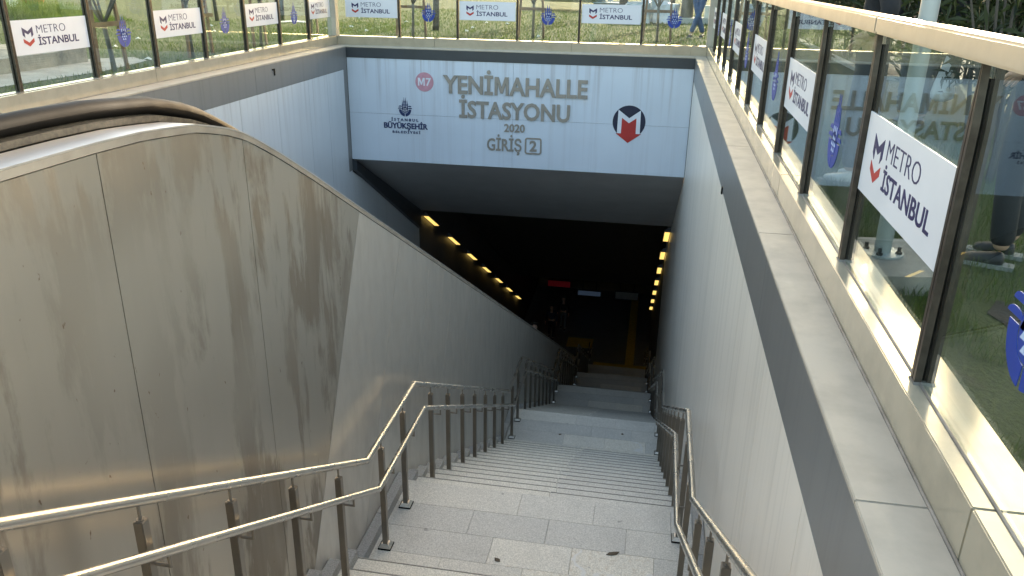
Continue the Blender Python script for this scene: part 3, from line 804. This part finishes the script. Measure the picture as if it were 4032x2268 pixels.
b = MB(); band_sweep(b, .04, .066, XW-.21, XW-.172, dense); M['guide'] = simple('dirty_guide_metal', (.045, .04, .03), .6, .2, .9, 40); b.build('handrail_guide', M['guide'], esc, smooth='angle')
def belt(x, zo=.100):
    b = MB(); sec = [(.048*math.cos(a)*(1 if math.sin(a) > -.3 else .9), .004+.040*math.sin(a)) for a in [2*math.pi*i/14 for i in range(14)]]
    n = len(sec); vs = []; fs = []
    ys = dense
    for y in ys: vs += [(x+a, y, prof(y)+zo+c) for a, c in sec]
    for i in range(len(ys)-1):
        for j in range(n): fs.append((i*n+j, i*n+(j+1) % n, (i+1)*n+(j+1) % n, (i+1)*n+j))
    fs += [tuple(range(n)), tuple(range((len(ys)-1)*n, len(ys)*n))]
    b.add(vs, fs); b.build('handrail_belt', M['black'], esc, smooth='angle')
belt(XW-.235); belt(-3.5)
for x0, x1 in ((XW-.25, XW-.215), (-3.52, -3.48)):
    b = MB(); band_sweep(b, -1.0, .085, x0, x1, dense); b.build('balustrade', M['guide'], esc, smooth='angle')
b = MB(); band_sweep(b, .0585, .066, -3.72, -3.54, dense); band_sweep(b, -1.2, .058, -3.73, -3.70, dense); b.build('outer_deck', M['deck'], esc, smooth='angle')
b = MB()
yy = 2.2
while yy < 31:
    z = prof(yy)-.98; b.box(-3.46, XW-.25, yy, yy+.42, z-.5, z); yy += .4
b.build('moving_steps', simple('escalator_step_metal', (.22, .22, .22), .5, .6, .1, 30), esc)

# ---------------------------------------------------------------- tunnel lamps
def lamp_proto(sgn):
    root = empty('wall_lamp', 'x', 'lamp')
    # local axes: x out of the wall (sgn), y along the slope
    sec = [(0, 0), (.15, 0), (.15, .03), (.03, .13), (0, .13)]
    L = .62
    a = math.atan(.548)
    def T(p, yy): return (sgn*p[0], yy*math.cos(a)+p[1]*math.sin(a), -yy*math.sin(a)+p[1]*math.cos(a))
    h = MB(); h.prism(sec, lambda p: T(p, -L), lambda p: T(p, L)); h.build('housing', simple('lamp_housing_grey', (.10, .10, .105), .5, .3, .1, 10), root)
    d = MB(); q = [(.012, -.008), (.142, -.008), (.142, -.001), (.012, -.001)]
    d.prism(q, lambda p: T(p, -L+.03), lambda p: T(p, L-.03)); d.build('diffuser', M['lamp'], root)
    return root
nth = ['highest', 'second highest', 'third', 'middle', 'fifth', 'sixth', 'lowest']
for sgn, X_, side in ((1, XL, 'left'), (-1, XR, 'right')):
    pr = lamp_proto(sgn)
    for k in range(7):
        o = pr if k == 0 else copy_tree(pr)
        o.location = (X_+.004*sgn, 20.42+2.5*k, -5.03-1.373*k)
        o['label'] = f'yellow lit wedge lamp on the {side} tunnel wall, {nth[k]} of its row of seven'; o['group'] = 'wedge lamps along the tunnel walls'

# ---------------------------------------------------------------- vegetation
def grass():
    V = []; Fc = []
    def blade(x, y, h, wd):
        a = rnd.uniform(0, 6.283); ln = rnd.uniform(.1, .9)*h; b_ = rnd.uniform(0, 6.283)
        dx, dy = math.cos(a)*wd/2, math.sin(a)*wd/2; ex, ey = math.cos(b_)*ln, math.sin(b_)*ln
        o = len(V)
        V.extend([(x-dx, y-dy, 0), (x+dx, y+dy, 0), (x+dx*.7+ex*.4, y+dy*.7+ey*.4, h*.6), (x-dx*.7+ex*.4, y-dy*.7+ey*.4, h*.6), (x+ex, y+ey, h)])
        Fc.extend([(o, o+1, o+2, o+3), (o+3, o+2, o+4)])
    def ok(x, y): return not (XLO-.02 < x < XRO+.02 and y < YO+.02)
    for _ in range(42000):            # lawn behind the right railing
        x = XRO+.03+(rnd.random()**1.5)*3.2; y = .8+rnd.random()*8
        if mnoise.noise(Vector((x*1.3, y*1.3, 0))) < -.38: continue
        if (x-1.53)**2/.02+(y-3.42)**2/.05 < 1: continue
        blade(x, y, rnd.uniform(.025, .085), rnd.uniform(.0025, .005))
    for _ in range(26000):            # along the left curb
        x = XLO-.02-(rnd.random()**1.4)*7; y = 4+rnd.random()*18
        if -8.9 < x < -7.5 and y < 11.6: continue
        blade(x, y, rnd.uniform(.02, .07), rnd.uniform(.006, .012))
    for _ in range(36000):            # behind the sign wall
        x = -9+rnd.random()*14; y = YO+.03+(rnd.random()**1.4)*16
        blade(x, y, rnd.uniform(.02, .075), rnd.uniform(.008, .016))
    me = bpy.data.meshes.new('grass'); me.from_pydata(V, [], Fc); me.materials.append(M['blade'])
    o = bpy.data.objects.new('grass', me); COL.objects.link(o); tag(o, kind='stuff')
grass()
def sapling(loc, label, mat='bark', h=2.9, fork=.75, lean=(0, 0), seed=1, rad=.03):
    q = random.Random(seed)
    root = empty('young_tree', label, 'tree', loc, group='bare young trees around the railings')
    tr = MB(); top = Vector((lean[0], lean[1], fork))
    tr.tube([(0, 0, -.03), (lean[0]*.3+q.uniform(-.01, .01), lean[1]*.3, fork*.35), (lean[0]*.7, lean[1]*.7+q.uniform(-.01, .01), fork*.7), tuple(top)], [rad*1.15, rad, rad*.95, rad*.95], 9)
    tr.build('trunk', M[mat], root, smooth=True)
    cr = MB()
    def branch(p, d, ln, r_, depth):
        pts = [p]; c = Vector(p); dd = Vector(d)
        for i in range(3):
            dd = (dd+Vector((q.uniform(-.25, .25), q.uniform(-.25, .25), q.uniform(0, .2)))).normalized(); c = c+dd*ln/3; pts.append(tuple(c))
        cr.tube(pts, [r_, r_*.85, r_*.7, r_*.5], 6 if depth > 1 else 4)
        if depth > 0:
            for _ in range(3 if depth > 1 else 4):
                i = q.choice([1, 2, 3]); nd = (dd+Vector((q.uniform(-.8, .8), q.uniform(-.8, .8), q.uniform(0, .6)))).normalized()
                branch(pts[i], nd, ln*.62, r_*.55, depth-1)
    for k in range(5):
        a = 6.283*k/5+q.uniform(-.4, .4)
        branch(tuple(top-Vector((0, 0, .02))), (math.cos(a)*.6, math.sin(a)*.6, 1), (h-fork)*.55, rad*.6, 2)
    cr.build('crown', M[mat], root, smooth=True)
    return root
T = [((-7.33, 10.18, 0), 'bare forked sapling between two brown stakes, nearest on the left lawn', .62, .033),
     ((-7.35, 12.2, 0), 'second bare sapling on the left lawn, beside a single brown stake', .8, .028),
     ((-7.27, 14.4, 0), 'third bare sapling on the left lawn, behind a lettered board', .8, .026),
     ((-7.35, 16.9, 0), 'bare sapling on the left lawn nearest the corner post', .8, .026),
     ((-5.27, 17.45, 0), 'bare sapling behind the left emblem above the station sign', .70, .030),
     ((-2.76, 18.2, 0), 'bare sapling behind the middle emblem above the station sign', .72, .030),
     ((-.08, 18.2, 0), 'bare sapling behind the right emblem above the station sign', .72, .030)]
for k, (loc, lab, fk, rd) in enumerate(T): sapling(loc, lab, fork=fk, seed=20+k, rad=rd, lean=(rnd.uniform(-.06, .06), rnd.uniform(-.08, .02)))
sapling((-5.42, 19.9, 0), 'thicker dark trunk standing behind the left sapling above the sign', 'darkbark', 4, 1.7, (.03, 0), 77, .075)
sapling((-10.4, 22.0, 0), 'dark-barked tree farther off on the left lawn', 'darkbark', 4, 1.6, (.05, 0), 78, .06)
sapling((-11.8, 21.0, 0), 'slim dark tree at the far left of the lawn', 'darkbark', 4, 1.5, (-.05, 0), 79, .05)
def stakes(loc, d, lab, rz, bar=.62, h=1.15, tilt=.06):
    root = empty('tree_stake', lab, 'stake', loc, rz, group='wooden stakes holding the saplings')
    for s in (-1, 1):
        b = MB(); x = s*d/2
        b.prism([(-.025, -.018), (.025, -.018), (.025, .018), (-.025, .018)], lambda p: (x+p[0]+tilt*.0, p[1], -.05), lambda p: (x+p[0]-s*tilt, p[1]+.03, h)); b.build('stake', M['wood'], root)
    b = MB(); b.box(-d/2-.05, d/2+.05, -.045, -.019, bar-.03, bar+.03); b.build('crossbar', M['wood'], root)
stakes((-7.32, 10.16, 0), .6, 'pair of brown stakes with crossbar around the nearest left sapling', R(90))
stakes((-7.34, 12.45, 0), .72, 'pair of brown stakes with crossbar around the second left sapling', R(90))
stakes((-7.30, 14.44, 0), .5, 'pair of brown stakes around the third left sapling', R(90))
stakes((-7.38, 17.05, 0), .55, 'pair of brown stakes around the sapling near the corner post', R(90))
stakes((-5.38, 17.7, 0), .66, 'brown stakes with crossbar behind the left emblem above the sign', 0)
stakes((-2.80, 18.15, 0), .56, 'brown stakes with crossbar behind the middle emblem above the sign', 0)
stakes((-.09, 18.4, 0), .6, 'brown stakes with crossbar behind the right emblem above the sign', 0)

def oleander(loc, label, h, rad, seed, z0=.62, nleaf=5200):
    q = random.Random(seed)
    root = empty('oleander', label, 'shrub', loc, group='dark oleander shrubs behind the right railing')
    st = MB()
    for k in range(9):
        a = q.uniform(0, 6.283); rr = rad*q.uniform(.25, .8); b_ = q.uniform(.02, .18)
        st.tube([(b_*math.cos(a), b_*math.sin(a), -.03), (rr*.4*math.cos(a), rr*.4*math.sin(a), h*.35), (rr*math.cos(a), rr*math.sin(a), h*q.uniform(.7, .95))], [.022, .016, .006], 6)
    st.build('stems', M['darkbark'], root, smooth=True)
    lf = MB()
    cl = [(q.uniform(-1, 1)*rad*.8, q.uniform(-1, 1)*rad*.8, z0+(h-z0)*q.random()) for _ in range(46)]
    for _ in range(nleaf):
        c = q.choice(cl); p = Vector((c[0]+q.gauss(0, .17), c[1]+q.gauss(0, .17), c[2]+q.gauss(0, .17)))
        d = Vector((p.x*.8+q.gauss(0, .6), p.y*.8+q.gauss(0, .6), q.gauss(.35, .5))).normalized(); ln = q.uniform(.11, .2)
        s = d.cross(Vector((q.gauss(0, 1), q.gauss(0, 1), q.gauss(0, 1)))).normalized()*.014
        m_ = p+d*ln*.5+Vector((0, 0, .004)); e = p+d*ln-Vector((0, 0, .015))
        lf.add([p, m_-s, e, m_+s], [(0, 1, 2, 3)])
    lf.build('foliage', M['oleander'], root, recalc=False)
def big_tree(loc, label, seed, cz, rad, n_=11000):  # out-of-view tree added to keep sun off the cladding, rails and left wall
    q = random.Random(seed); root = empty('sun_blocker_tree', label, 'tree', loc, group='unseen evergreens added to block the sun')
    t_ = MB(); t_.tube([(0, 0, -.05), (.05, .02, cz*.4), (-.04, .05, cz*.8), (0, 0, cz)], [.16, .13, .10, .05], 10)
    for k in range(7):
        a = 6.283*k/7+q.uniform(-.3, .3); r_ = rad*q.uniform(.5, .8)
        t_.tube([(0, 0, cz*.62), (r_*.5*math.cos(a), r_*.5*math.sin(a), cz*.8), (r_*math.cos(a), r_*math.sin(a), cz+q.uniform(-.4, .9))], [.06, .045, .015], 6)
    t_.build('trunk', M['darkbark'], root, smooth=True)
    f_ = MB(); cl = []
    for _ in range(80):
        d = Vector((q.gauss(0, 1), q.gauss(0, 1), q.gauss(0, .8))).normalized()*rad*q.uniform(.3, 1)
        cl.append((d.x, d.y, cz+d.z*.85))
    for _ in range(n_):
        c = q.choice(cl); p = Vector(c)+Vector((q.gauss(0, .3), q.gauss(0, .3), q.gauss(0, .26)))
        d = Vector((q.gauss(0, 1), q.gauss(0, 1), q.gauss(0, 1))).normalized(); e = d.cross(Vector((q.gauss(0, 1), q.gauss(0, 1), q.gauss(0, 1)))).normalized()
        f_.add([p-d*.15, p+e*.085, p+d*.15, p-e*.085], [(0, 1, 2, 3)])
    f_.build('crown', M['oleander'], root, recalc=False)
for k, (x, y, cz, rad) in enumerate([(3.6, 22.6, 5.0, 2.6), (4.5, 27.0, 6.0, 3.0), (3.2, 31.0, 7.4, 2.8), (.3, 34.5, 8.4, 2.5), (1.2, 39.0, 9.8, 2.7), (-1.4, 30.5, 7.0, 2.1)]):
    big_tree((x, y, 0), ['added sun-blocking evergreen just beyond the oleander hedge', 'added sun-blocking evergreen a little right of the others beyond the hedge', 'third added sun-blocking evergreen along the line of the hedge', 'tall added sun-blocking evergreen far behind the middle of the station sign', 'tallest added sun-blocking evergreen, farthest back behind the sign', 'smaller added sun-blocking evergreen behind the corrugated zinc sheets'][k], 300+k, cz, rad)
OL = [(3.0, 8.1, 2.3), (3.9, 9.5, 2.5), (3.3, 10.9, 2.6), (4.1, 12.4, 2.4), (3.2, 13.9, 2.6), (3.5, 16.0, 2.6), (3.3, 18.3, 2.5), (3.2, 21.0, 2.6), (4.8, 8.4, 2.4), (3.4, 24.5, 2.7)]
ordn = ['first', 'second', 'third', 'fourth', 'fifth', 'sixth', 'seventh', 'eighth', 'ninth', 'tenth']
for k, (x, y, h) in enumerate(OL): oleander((x, y, 0), f'dark leafy oleander shrub behind the steel pole, {ordn[k]} in the hedge row from the right', h, .95, 100+k)
oleander((2.35, 6.2, 0), 'light-leaved oleander sprig overhanging the right cap rail at the picture edge', 1.7, .5, 120, .8, 420)

# ---------------------------------------------------------------- left lawn: stone block, wall, litter
def rock(name, x0, x1, y0, y1, z1, mat, label, cat, seed=1, amp=.05):
    bm = bmesh.new(); bmesh.ops.create_cube(bm, size=1)
    bmesh.ops.subdivide_edges(bm, edges=bm.edges, cuts=7, use_grid_fill=True)
    for v in bm.verts:
        p = Vector((v.co.x*(x1-x0), v.co.y*(y1-y0), (v.co.z+.5)*z1))
        d = mnoise.noise_vector(p*2.2+Vector((seed, 0, 0)))*amp+mnoise.noise_vector(p*7+Vector((seed, 3, 0)))*amp*.3
        v.co = p+d
    me = bpy.data.meshes.new(name); bm.to_mesh(me); bm.free(); me.materials.append(mat)
    o = bpy.data.objects.new(name, me); COL.objects.link(o); o.location = ((x0+x1)/2, (y0+y1)/2, -.02)
    return tag(o, label, cat)
rock('stone_block', -10.1, -8.42, 5.6, 11.1, .23, M['stone'], 'low grey-brown rough stone block beside the pale path at left', 'stone', 4)
rock('tarpaulin', -12.2, -10.3, 6.5, 9.9, .35, M['tarp'], 'rumpled grey-blue tarpaulin heap behind the stone block', 'tarpaulin', 9, .12)
b = MB(); b.box(-24, -19.5, 22.5, 23.1, 0, 1.4); b.box(-24.1, -19.4, 22.4, 23.2, 1.4, 1.5)
tag(b.build('low_wall', simple('teal_painted_wall', (.25, .34, .36), .8, 0, .2, 3), bevel=.01), 'grey-teal low wall at the upper left edge of the lawn', 'wall')
b = MB(); b.lathe([(.0, 0), (.32, .02), (.42, .2), (.36, .42), (.12, .55), (.05, .6)], (0, 0, 0), 14)
tag(b.build('sack', simple('rust_brown_sack', (.28, .10, .05), .85, 0, .3, 5), smooth=True, loc=(-22.4, 27.2, 0)), 'rust-brown sack lying by the low wall at upper left', 'sack')
def bushy(loc, label, rad, h, seed, n_=1800):
    q = random.Random(seed); root = empty('grass_tuft', label, 'plant', loc)
    lf = MB()
    for _ in range(n_):
        a = q.uniform(0, 6.283); r_ = rad*math.sqrt(q.random()); x, y = r_*math.cos(a), r_*math.sin(a); hh = h*(1-(r_/rad)**2*.7)*q.uniform(.5, 1)
        ex, ey = q.gauss(0, .12), q.gauss(0, .12)
        lf.add([(x-.012, y, 0), (x+.012, y, 0), (x+ex, y+ey, hh)], [(0, 1, 2)])
    lf.build('blades', M['blade'], root, recalc=False)
bushy((-17.3, 20.6, 0), 'tall green grass tuft in front of the low wall at upper left', 1.9, .7, 5)
bushy((-14.6, 19.3, 0), 'lower grass tuft right of the tall one at upper left', 1.2, .3, 6, 900)
scr = MB()
def scrap(loc, sx, sy, lab, rz):
    b = MB(); b.add([(-sx, -sy, .012), (0, -sy, .03), (sx, -sy*.8, .01), (sx*.9, sy, .02), (0, sy*.9, .05), (-sx, sy, .015)], [(0, 1, 4, 5), (1, 2, 3, 4)])
    bm = b.build('paper_scrap', M['paper'], loc=loc); bm.rotation_euler = (0, 0, rz)
    s = bm.modifiers.new('t', 'SOLIDIFY'); s.thickness = .004
    tag(bm, lab, 'litter', 'pale scraps littered on the lawn')
scrap((-9.75, 21.3, 0), .42, .24, 'large white sheet lying on the left lawn behind an emblem', .3)
scrap((-9.9, 19.6, 0), .18, .1, 'small white sheet left of the large one on the left lawn', .8)
scrap((-7.75, 11.6, 0), .06, .03, 'small white scrap at the end of the pale path', .2)
for k in range(22):
    x = rnd.uniform(-10, 2.5); y = rnd.uniform(16.5, 27)
    if k < 7: x = rnd.uniform(-12, -8.9); y = rnd.uniform(12.5, 19)
    scrap((x, y, 0), rnd.uniform(.03, .07), rnd.uniform(.02, .05), 'tiny pale scrap lying in the grass beyond the glass', rnd.uniform(0, 3))
for k, (x, y) in enumerate(((1.95, 3.62), (2.05, 4.9), (1.62, 2.95))):
    scrap((x, y, .02), .035, .012, ['pale dry leaf on the dark lawn by the emblem at right', 'pale scrap on the lawn right of the dark shoes', 'dry leaf on the dark lawn at the lower right'][k], k*.7)
for k, (x, y, lab) in enumerate(((-.05, 5.02, 'curled brown leaf in the middle of the upper landing'), (.12, 4.7, 'small dry leaf on the upper landing near the right handrail'), (-.9, 4.78, 'dark pebble-like scrap on the upper landing, left of centre'), (-1.05, 10.7, 'dark leaf on the second landing at left'), (-.1, 10.9, 'dark leaf on the second landing right of centre'))):
    zz = -2.771 if y < 8 else -5.299
    b = MB(); l_ = .028 if k else .055
    b.add([(-l_, 0, .003), (-l_*.3, -.018, .006), (l_*.5, -.016, .004), (l_, 0, .012), (l_*.4, .018, .005), (-l_*.4, .015, .009)], [(0, 1, 2, 3, 4, 5)])
    o = b.build('dry_leaf', simple('dry_leaf_brown', (.10, .075, .05), .9) if k == 0 else bpy.data.materials['dry_leaf_brown'], loc=(x, y, zz)); o.rotation_euler = (0, 0, k*1.1+.4)
    md = o.modifiers.new('t', 'SOLIDIFY'); md.thickness = .003
    tag(o, lab, 'leaf', 'dry leaves on the stair landings')
# bare hole in the lawn
sheet('soil_patch', [[(1.6+.11*math.cos(a)*(1+.3*math.sin(3*a+1)), 3.42+.22*math.sin(a)*(1+.25*math.cos(4*a))) for a in [6.283*k/26 for k in range(26)]]], .004, simple('dark_soil', (.035, .027, .02), .95, 0, .4, 20, .8, 50))

# ---------------------------------------------------------------- pole on its concrete footing
pole = empty('lamp_pole', 'grey steel pole on a bolted round plate behind the right glass', 'pole', (1.155, 4.0, .09))
b = MB(); b.lathe([(.039, .012), (.039, 4.6), (.036, 4.7)], (0, 0, 0), 24); b.build('shaft', M['galv'], pole, smooth='angle')
b = MB(); b.lathe([(.095, 0), (.1, .003), (.1, .012), (.095, .0125)], (0, 0, 0), 28); pl = b.build('base_plate', M['galv'], pole, smooth='angle')
for a in (.5, 2.07, 3.64, 5.2):
    b = MB(); b.lathe([(.016, .0126), (.016, .022), (.009, .0225), (.009, .045)], (.075*math.cos(a-.9), .075*math.sin(a-.9), 0), 6); b.build('bolt', M['dark'], pl)
rock('concrete_footing', 1.03, 1.36, 3.68, 4.22, .115, M['concrete'], 'cracked concrete footing under the grey steel pole', 'footing', 3, .018)

# ---------------------------------------------------------------- far objects behind the sign wall
def corr(label, loc, rz, L, wd, cur):
    b = MB(); vs = []; fs = []; n_ = 28; k = 8
    for i in range(k+1):
        t = i/k
        for j in range(n_+1):
            x = (j/n_-.5)*wd; vs.append((x, (t-.5)*L, .3+cur*(x/wd)**2*4+.03*math.sin(j*1.6)))
    for i in range(k):
        for j in range(n_): a = i*(n_+1)+j; fs.append((a, a+1, a+n_+2, a+n_+1))
    b.add(vs, fs); o = b.build('metal_sheet', M['sheet'], smooth=True, loc=loc, recalc=False); o.rotation_euler = (0, 0, rz)
    s = o.modifiers.new('t', 'SOLIDIFY'); s.thickness = .02
    tag(o, label, 'metal sheet')
corr('curved corrugated zinc sheet lying on the lawn above the station sign', (-3.5, 34.2, 0), R(70), 3.0, 1.6, .5)
corr('flat zinc sheet lying just right of the curved one', (-1.4, 33.6, -.1), R(80), 2.4, 1.4, .1)
for k, (x, y, s_, lab) in enumerate([(-.7, 25.4, .55, 'grey bulging sack behind the right sapling stakes'), (.1, 25.8, .5, 'white bulging sack in the pile behind the right emblem'), (-.2, 26.5, .7, 'larger blue-grey sack at the back of the pile')]):
    rock('sack', x-s_*.6, x+s_*.6, y-s_*.5, y+s_*.5, s_*1.1, M['bag'] if k == 1 else M['tarp'], lab, 'sack', 11+k, .16)
b = MB(); b.box(-.1, 2.4, 25.6, 26.6, 0, .16); tag(b.build('low_platform', M['kerbwhite'], bevel=.01), 'pale low platform edge behind the person in jeans', 'platform')
b = MB(); b.lathe([(.19, 0), (.17, 1.5), (.16, 3.2)], (0, 0, 0), 16); tag(b.build('round_column', M['bark'], smooth='angle', loc=(.72, 26.0, .16)), 'thick grey column on the pale platform left of the person in jeans', 'column')
b = MB(); b.box(-.18, .18, -.15, .15, 0, .32); b.box(-.19, .19, -.16, .16, .32, .35); tag(b.build('white_box', M['paper'], bevel=.01, loc=(1.42, 26.2, .16)), 'small white box behind the feet of the person in jeans', 'box')

# ---------------------------------------------------------------- people
def skin_obj(name, nodes, edges, mat, parent, sub=2, root=0):
    me = bpy.data.meshes.new(name); me.from_pydata([n_[0] for n_ in nodes], edges, [])
    o = bpy.data.objects.new(name, me); COL.objects.link(o)
    md = o.modifiers.new('s', 'SKIN'); md.use_smooth_shade = True
    for i, n_ in enumerate(nodes):
        sv = me.skin_vertices[0].data[i]; r_ = n_[1]; sv.radius = r_ if isinstance(r_, tuple) else (r_, r_); sv.use_root = (i == root)
    ss = o.modifiers.new('u', 'SUBSURF'); ss.levels = sub; ss.render_levels = sub
    dg = bpy.context.evaluated_depsgraph_get(); m2 = bpy.data.meshes.new_from_object(o.evaluated_get(dg))
    o.modifiers.clear(); o.data = m2; bpy.data.meshes.remove(me); m2.name = name
    m2.materials.clear(); m2.materials.append(mat)
    m2.polygons.foreach_set('use_smooth', [True]*len(m2.polygons))
    o.parent = parent; return o
def person(label, loc, rz, top='cloth_black', legs='cloth_black', shoe='shoe', stride=.0, cross=0, arms=None, hgt=1.0, bend=0):
    root = empty('person', label, 'person', loc, rz)
    root.scale = (hgt,)*3
    V = Vector
    hip = V((0, 0, .96)); ch = V((0, .0+bend, 1.36)); nk = V((0, .01+bend, 1.50)); hd = V((0, .035+bend, 1.66))
    kn = [V((-.105+cross*.10, .03+stride*.16, .51)), V((.105-cross*.10, .03-stride*.10, .51))]
    an = [V((-.11+cross*.26, -.01+stride*.30, .085)), V((.11-cross*.20, -.03-stride*.30-cross*.12, .085))]
    el = [V((-.27, -.02+bend, 1.13)), V((.27, -.02+bend, 1.13))]; wr = [V((-.28, .12+bend, .93)), V((.28, .12+bend, .93))]
    if arms == 'folded': el = [V((-.25, .08+bend, 1.15)), V((.25, .08+bend, 1.15))]; wr = [V((-.05, .24+bend, 1.18)), V((.05, .26+bend, 1.10))]
    if arms == 'pockets': el = [V((-.27, -.07+bend, 1.14)), V((.27, -.07+bend, 1.14))]; wr = [V((-.17, .05+bend, 1.0)), V((.17, .05+bend, 1.0))]
    sh = [V((-.185, bend, 1.42)), V((.185, bend, 1.42))]
    # body: one continuous skinned surface with five fingers on each hand
    nodes = [(hip, (.14, .10))]; ed = []
    def add(p, r_, frm): nodes.append((p, r_)); ed.append((frm, len(nodes)-1)); return len(nodes)-1
    c_ = add(ch, (.145, .105), add(V((0, bend*.5, 1.14)), (.125, .095), 0)); n_ = add(nk, .055, c_)
    h1 = add(V((0, .03+bend, 1.575)), (.062, .07), n_); h2 = add(hd, (.078, .095), h1); add(V((0, .02+bend, 1.735)), (.055, .065), h2)
    add(V((0, .135+bend, 1.635)), .012, h2)                                   # nose
    for s in (-1, 1): add(V((s*.083, .02+bend, 1.645)), (.01, .016), h2)      # ears
    for i, s in enumerate((-1, 1)):
        a = add(sh[i], .062, c_); e = add(el[i], .042, a); w_ = add(wr[i], .027, e)
        d = (wr[i]-el[i]).normalized(); side = d.cross(V((0, 1, 0)))
        side = V((0, 1, 0))-d*d.y; side.normalize()
        pm = add(wr[i]+d*.07, (.018, .036), w_)
        for k, (o, ln) in enumerate(((-.028, .058), (-.01, .07), (.01, .074), (.028, .066))):
            k1 = add(wr[i]+d*.105+side*o, .009, pm); k2 = add(wr[i]+d*(.105+ln*.55)+side*o+V((-s*.008, 0, 0)), .008, k1); add(wr[i]+d*(.105+ln)+side*o+V((-s*.028, 0, 0)), .0065, k2)
        t1 = add(wr[i]+d*.05+side*.042, .0105, w_); add(wr[i]+d*.085+side*.058, .0085, t1)
        hp = add(V((s*.095, 0, .90)), .085, 0); kk = add(kn[i], .058, hp); add(an[i], .042, kk)
    skin_obj('body', nodes, ed, M['skin'], root, 2)
    # eyes and mouth as small children of the face
    f = MB()
    for s in (-1, 1): f.lathe([(.001, -.008), (.011, 0), (.001, .008)], (s*.032, .118+bend, 1.665), 8)
    f.box(-.022, .022, .112+bend, .120+bend, 1.592, 1.600); f.build('face', M['hair'], root)
    # jacket
    nd = [(V((0, bend*.25, .98)), (.165, .125)), (V((0, bend*.5, 1.16)), (.155, .12)), (ch, (.17, .125)), (V((0, .005+bend, 1.485)), (.07, .07))]; e2 = [(0, 1), (1, 2), (2, 3)]
    for i, s in enumerate((-1, 1)):
        k = len(nd); nd += [(sh[i]+V((0, 0, -.005)), .078), (el[i], .060), (wr[i]-(wr[i]-el[i]).normalized()*.01, .044)]; e2 += [(2, k), (k, k+1), (k+1, k+2)]
    skin_obj('jacket', nd, e2, M[top], root, 2)
    nd = [(V((0, 0, 1.0)), (.150, .115)), (V((0, 0, .93)), (.155, .115))]; e2 = [(0, 1)]
    for i, s in enumerate((-1, 1)):
        k = len(nd); m_ = (kn[i]+V((s*.095, 0, .90)))/2
        nd += [(V((s*.095, 0, .84)), .098), (m_, .085), (kn[i], .070), ((kn[i]+an[i])/2, .064), (an[i]+V((0, 0, .02)), .062)]; e2 += [(1, k), (k, k+1), (k+1, k+2), (k+2, k+3), (k+3, k+4)]
    skin_obj('trousers', nd, e2, M[legs], root, 2)
    for i in (0, 1):
        a = an[i]
        s_ = skin_obj('shoe', [(a+V((0, -.03, -.035)), (.042, .045)), (a+V((0, .06, -.045)), (.044, .036)), (a+V((0, .17, -.055)), (.042, .026))], [(0, 1), (1, 2)], M[shoe], root, 2)
        b = MB(); q = [(-.04, -.075), (.04, -.075), (.047, .08), (.04, .19), (0, .215), (-.04, .19), (-.047, .08)]
        b.prism_z([(a.x+x, a.y+y) for x, y in q], .001, .022); b.build('sole', M['sole'], s_)
    skin_obj('hair', [(V((0, .015+bend, 1.70)), (.085, .098)), (V((0, .0+bend, 1.74)), (.07, .08)), (V((0, -.05+bend, 1.64)), (.06, .04))], [(0, 1), (0, 2)], M['hair'], root, 2)
    return root
person('person in dark navy jacket and black trousers standing on the lawn by the right edge', (1.80, 4.28, 0), R(66), 'cloth_navy', 'cloth_black', 'shoe', .02, 0, 'pockets')
person('person in black with white shoes standing behind the right glass before the pole', (1.42, 5.95, 0), R(75), 'cloth_black', 'cloth_black', 'white_shoe', .1, 0, 'pockets')
pc = person('person in black jacket and grey trousers holding a white bag behind the pole', (2.5, 8.6, 0), R(150), 'cloth_black', 'cloth_grey', 'shoe', .2)
person('person in blue jeans standing cross-legged on the lawn by the right corner post', (.82, 19.9, 0), R(160), 'cloth_navy', 'denim', 'shoe', 0, 1, 'folded')
person('person in dark clothes walking at the foot of the escalator, left of a pair', (-4.2, 36.0, ZF), R(180), 'cloth_navy', 'cloth_black', 'shoe', .6)
person('person in dark jacket and grey trousers walking at the escalator foot, right of a pair', (-3.75, 37.2, ZF), R(180), 'cloth_black', 'cloth_grey', 'shoe', .5)
person('person in a blue jacket riding up the escalator below the steel edge', (-2.85, 20.4, prof(20.4)-.98), R(180), 'cloth_blue', 'cloth_black', 'shoe', 0)
# bag in the hand of the person behind the pole
b = MB(); vs = []; n_ = 22
prf = [(.012, 0), (.018, -.10), (.035, -.20), (.065, -.30), (.09, -.40), (.105, -.47), (.10, -.52), (.05, -.55)]
for i, (r_, z) in enumerate(prf):
    for j in range(n_):
        a = 6.283*j/n_; q = 1+.10*math.sin(a*5+i*.4)+.06*math.sin(a*9)
        vs.append((r_*q*math.cos(a), r_*q*math.sin(a)*.75, z))
fs = [(i*n_+j, i*n_+(j+1) % n_, (i+1)*n_+(j+1) % n_, (i+1)*n_+j) for i in range(len(prf)-1) for j in range(n_)]+[tuple(range(n_)), tuple(range((len(prf)-1)*n_, len(prf)*n_))]
b.add(vs, fs)
hand = Matrix.Rotation(R(150), 4, 'Z') @ Vector((-.285, .20, .83))
tag(b.build('plastic_bag', M['bag'], smooth=True, loc=(2.5+hand.x, 8.6+hand.y, hand.z)), 'white plastic carrier bag hanging from the hand of the person in black', 'bag')
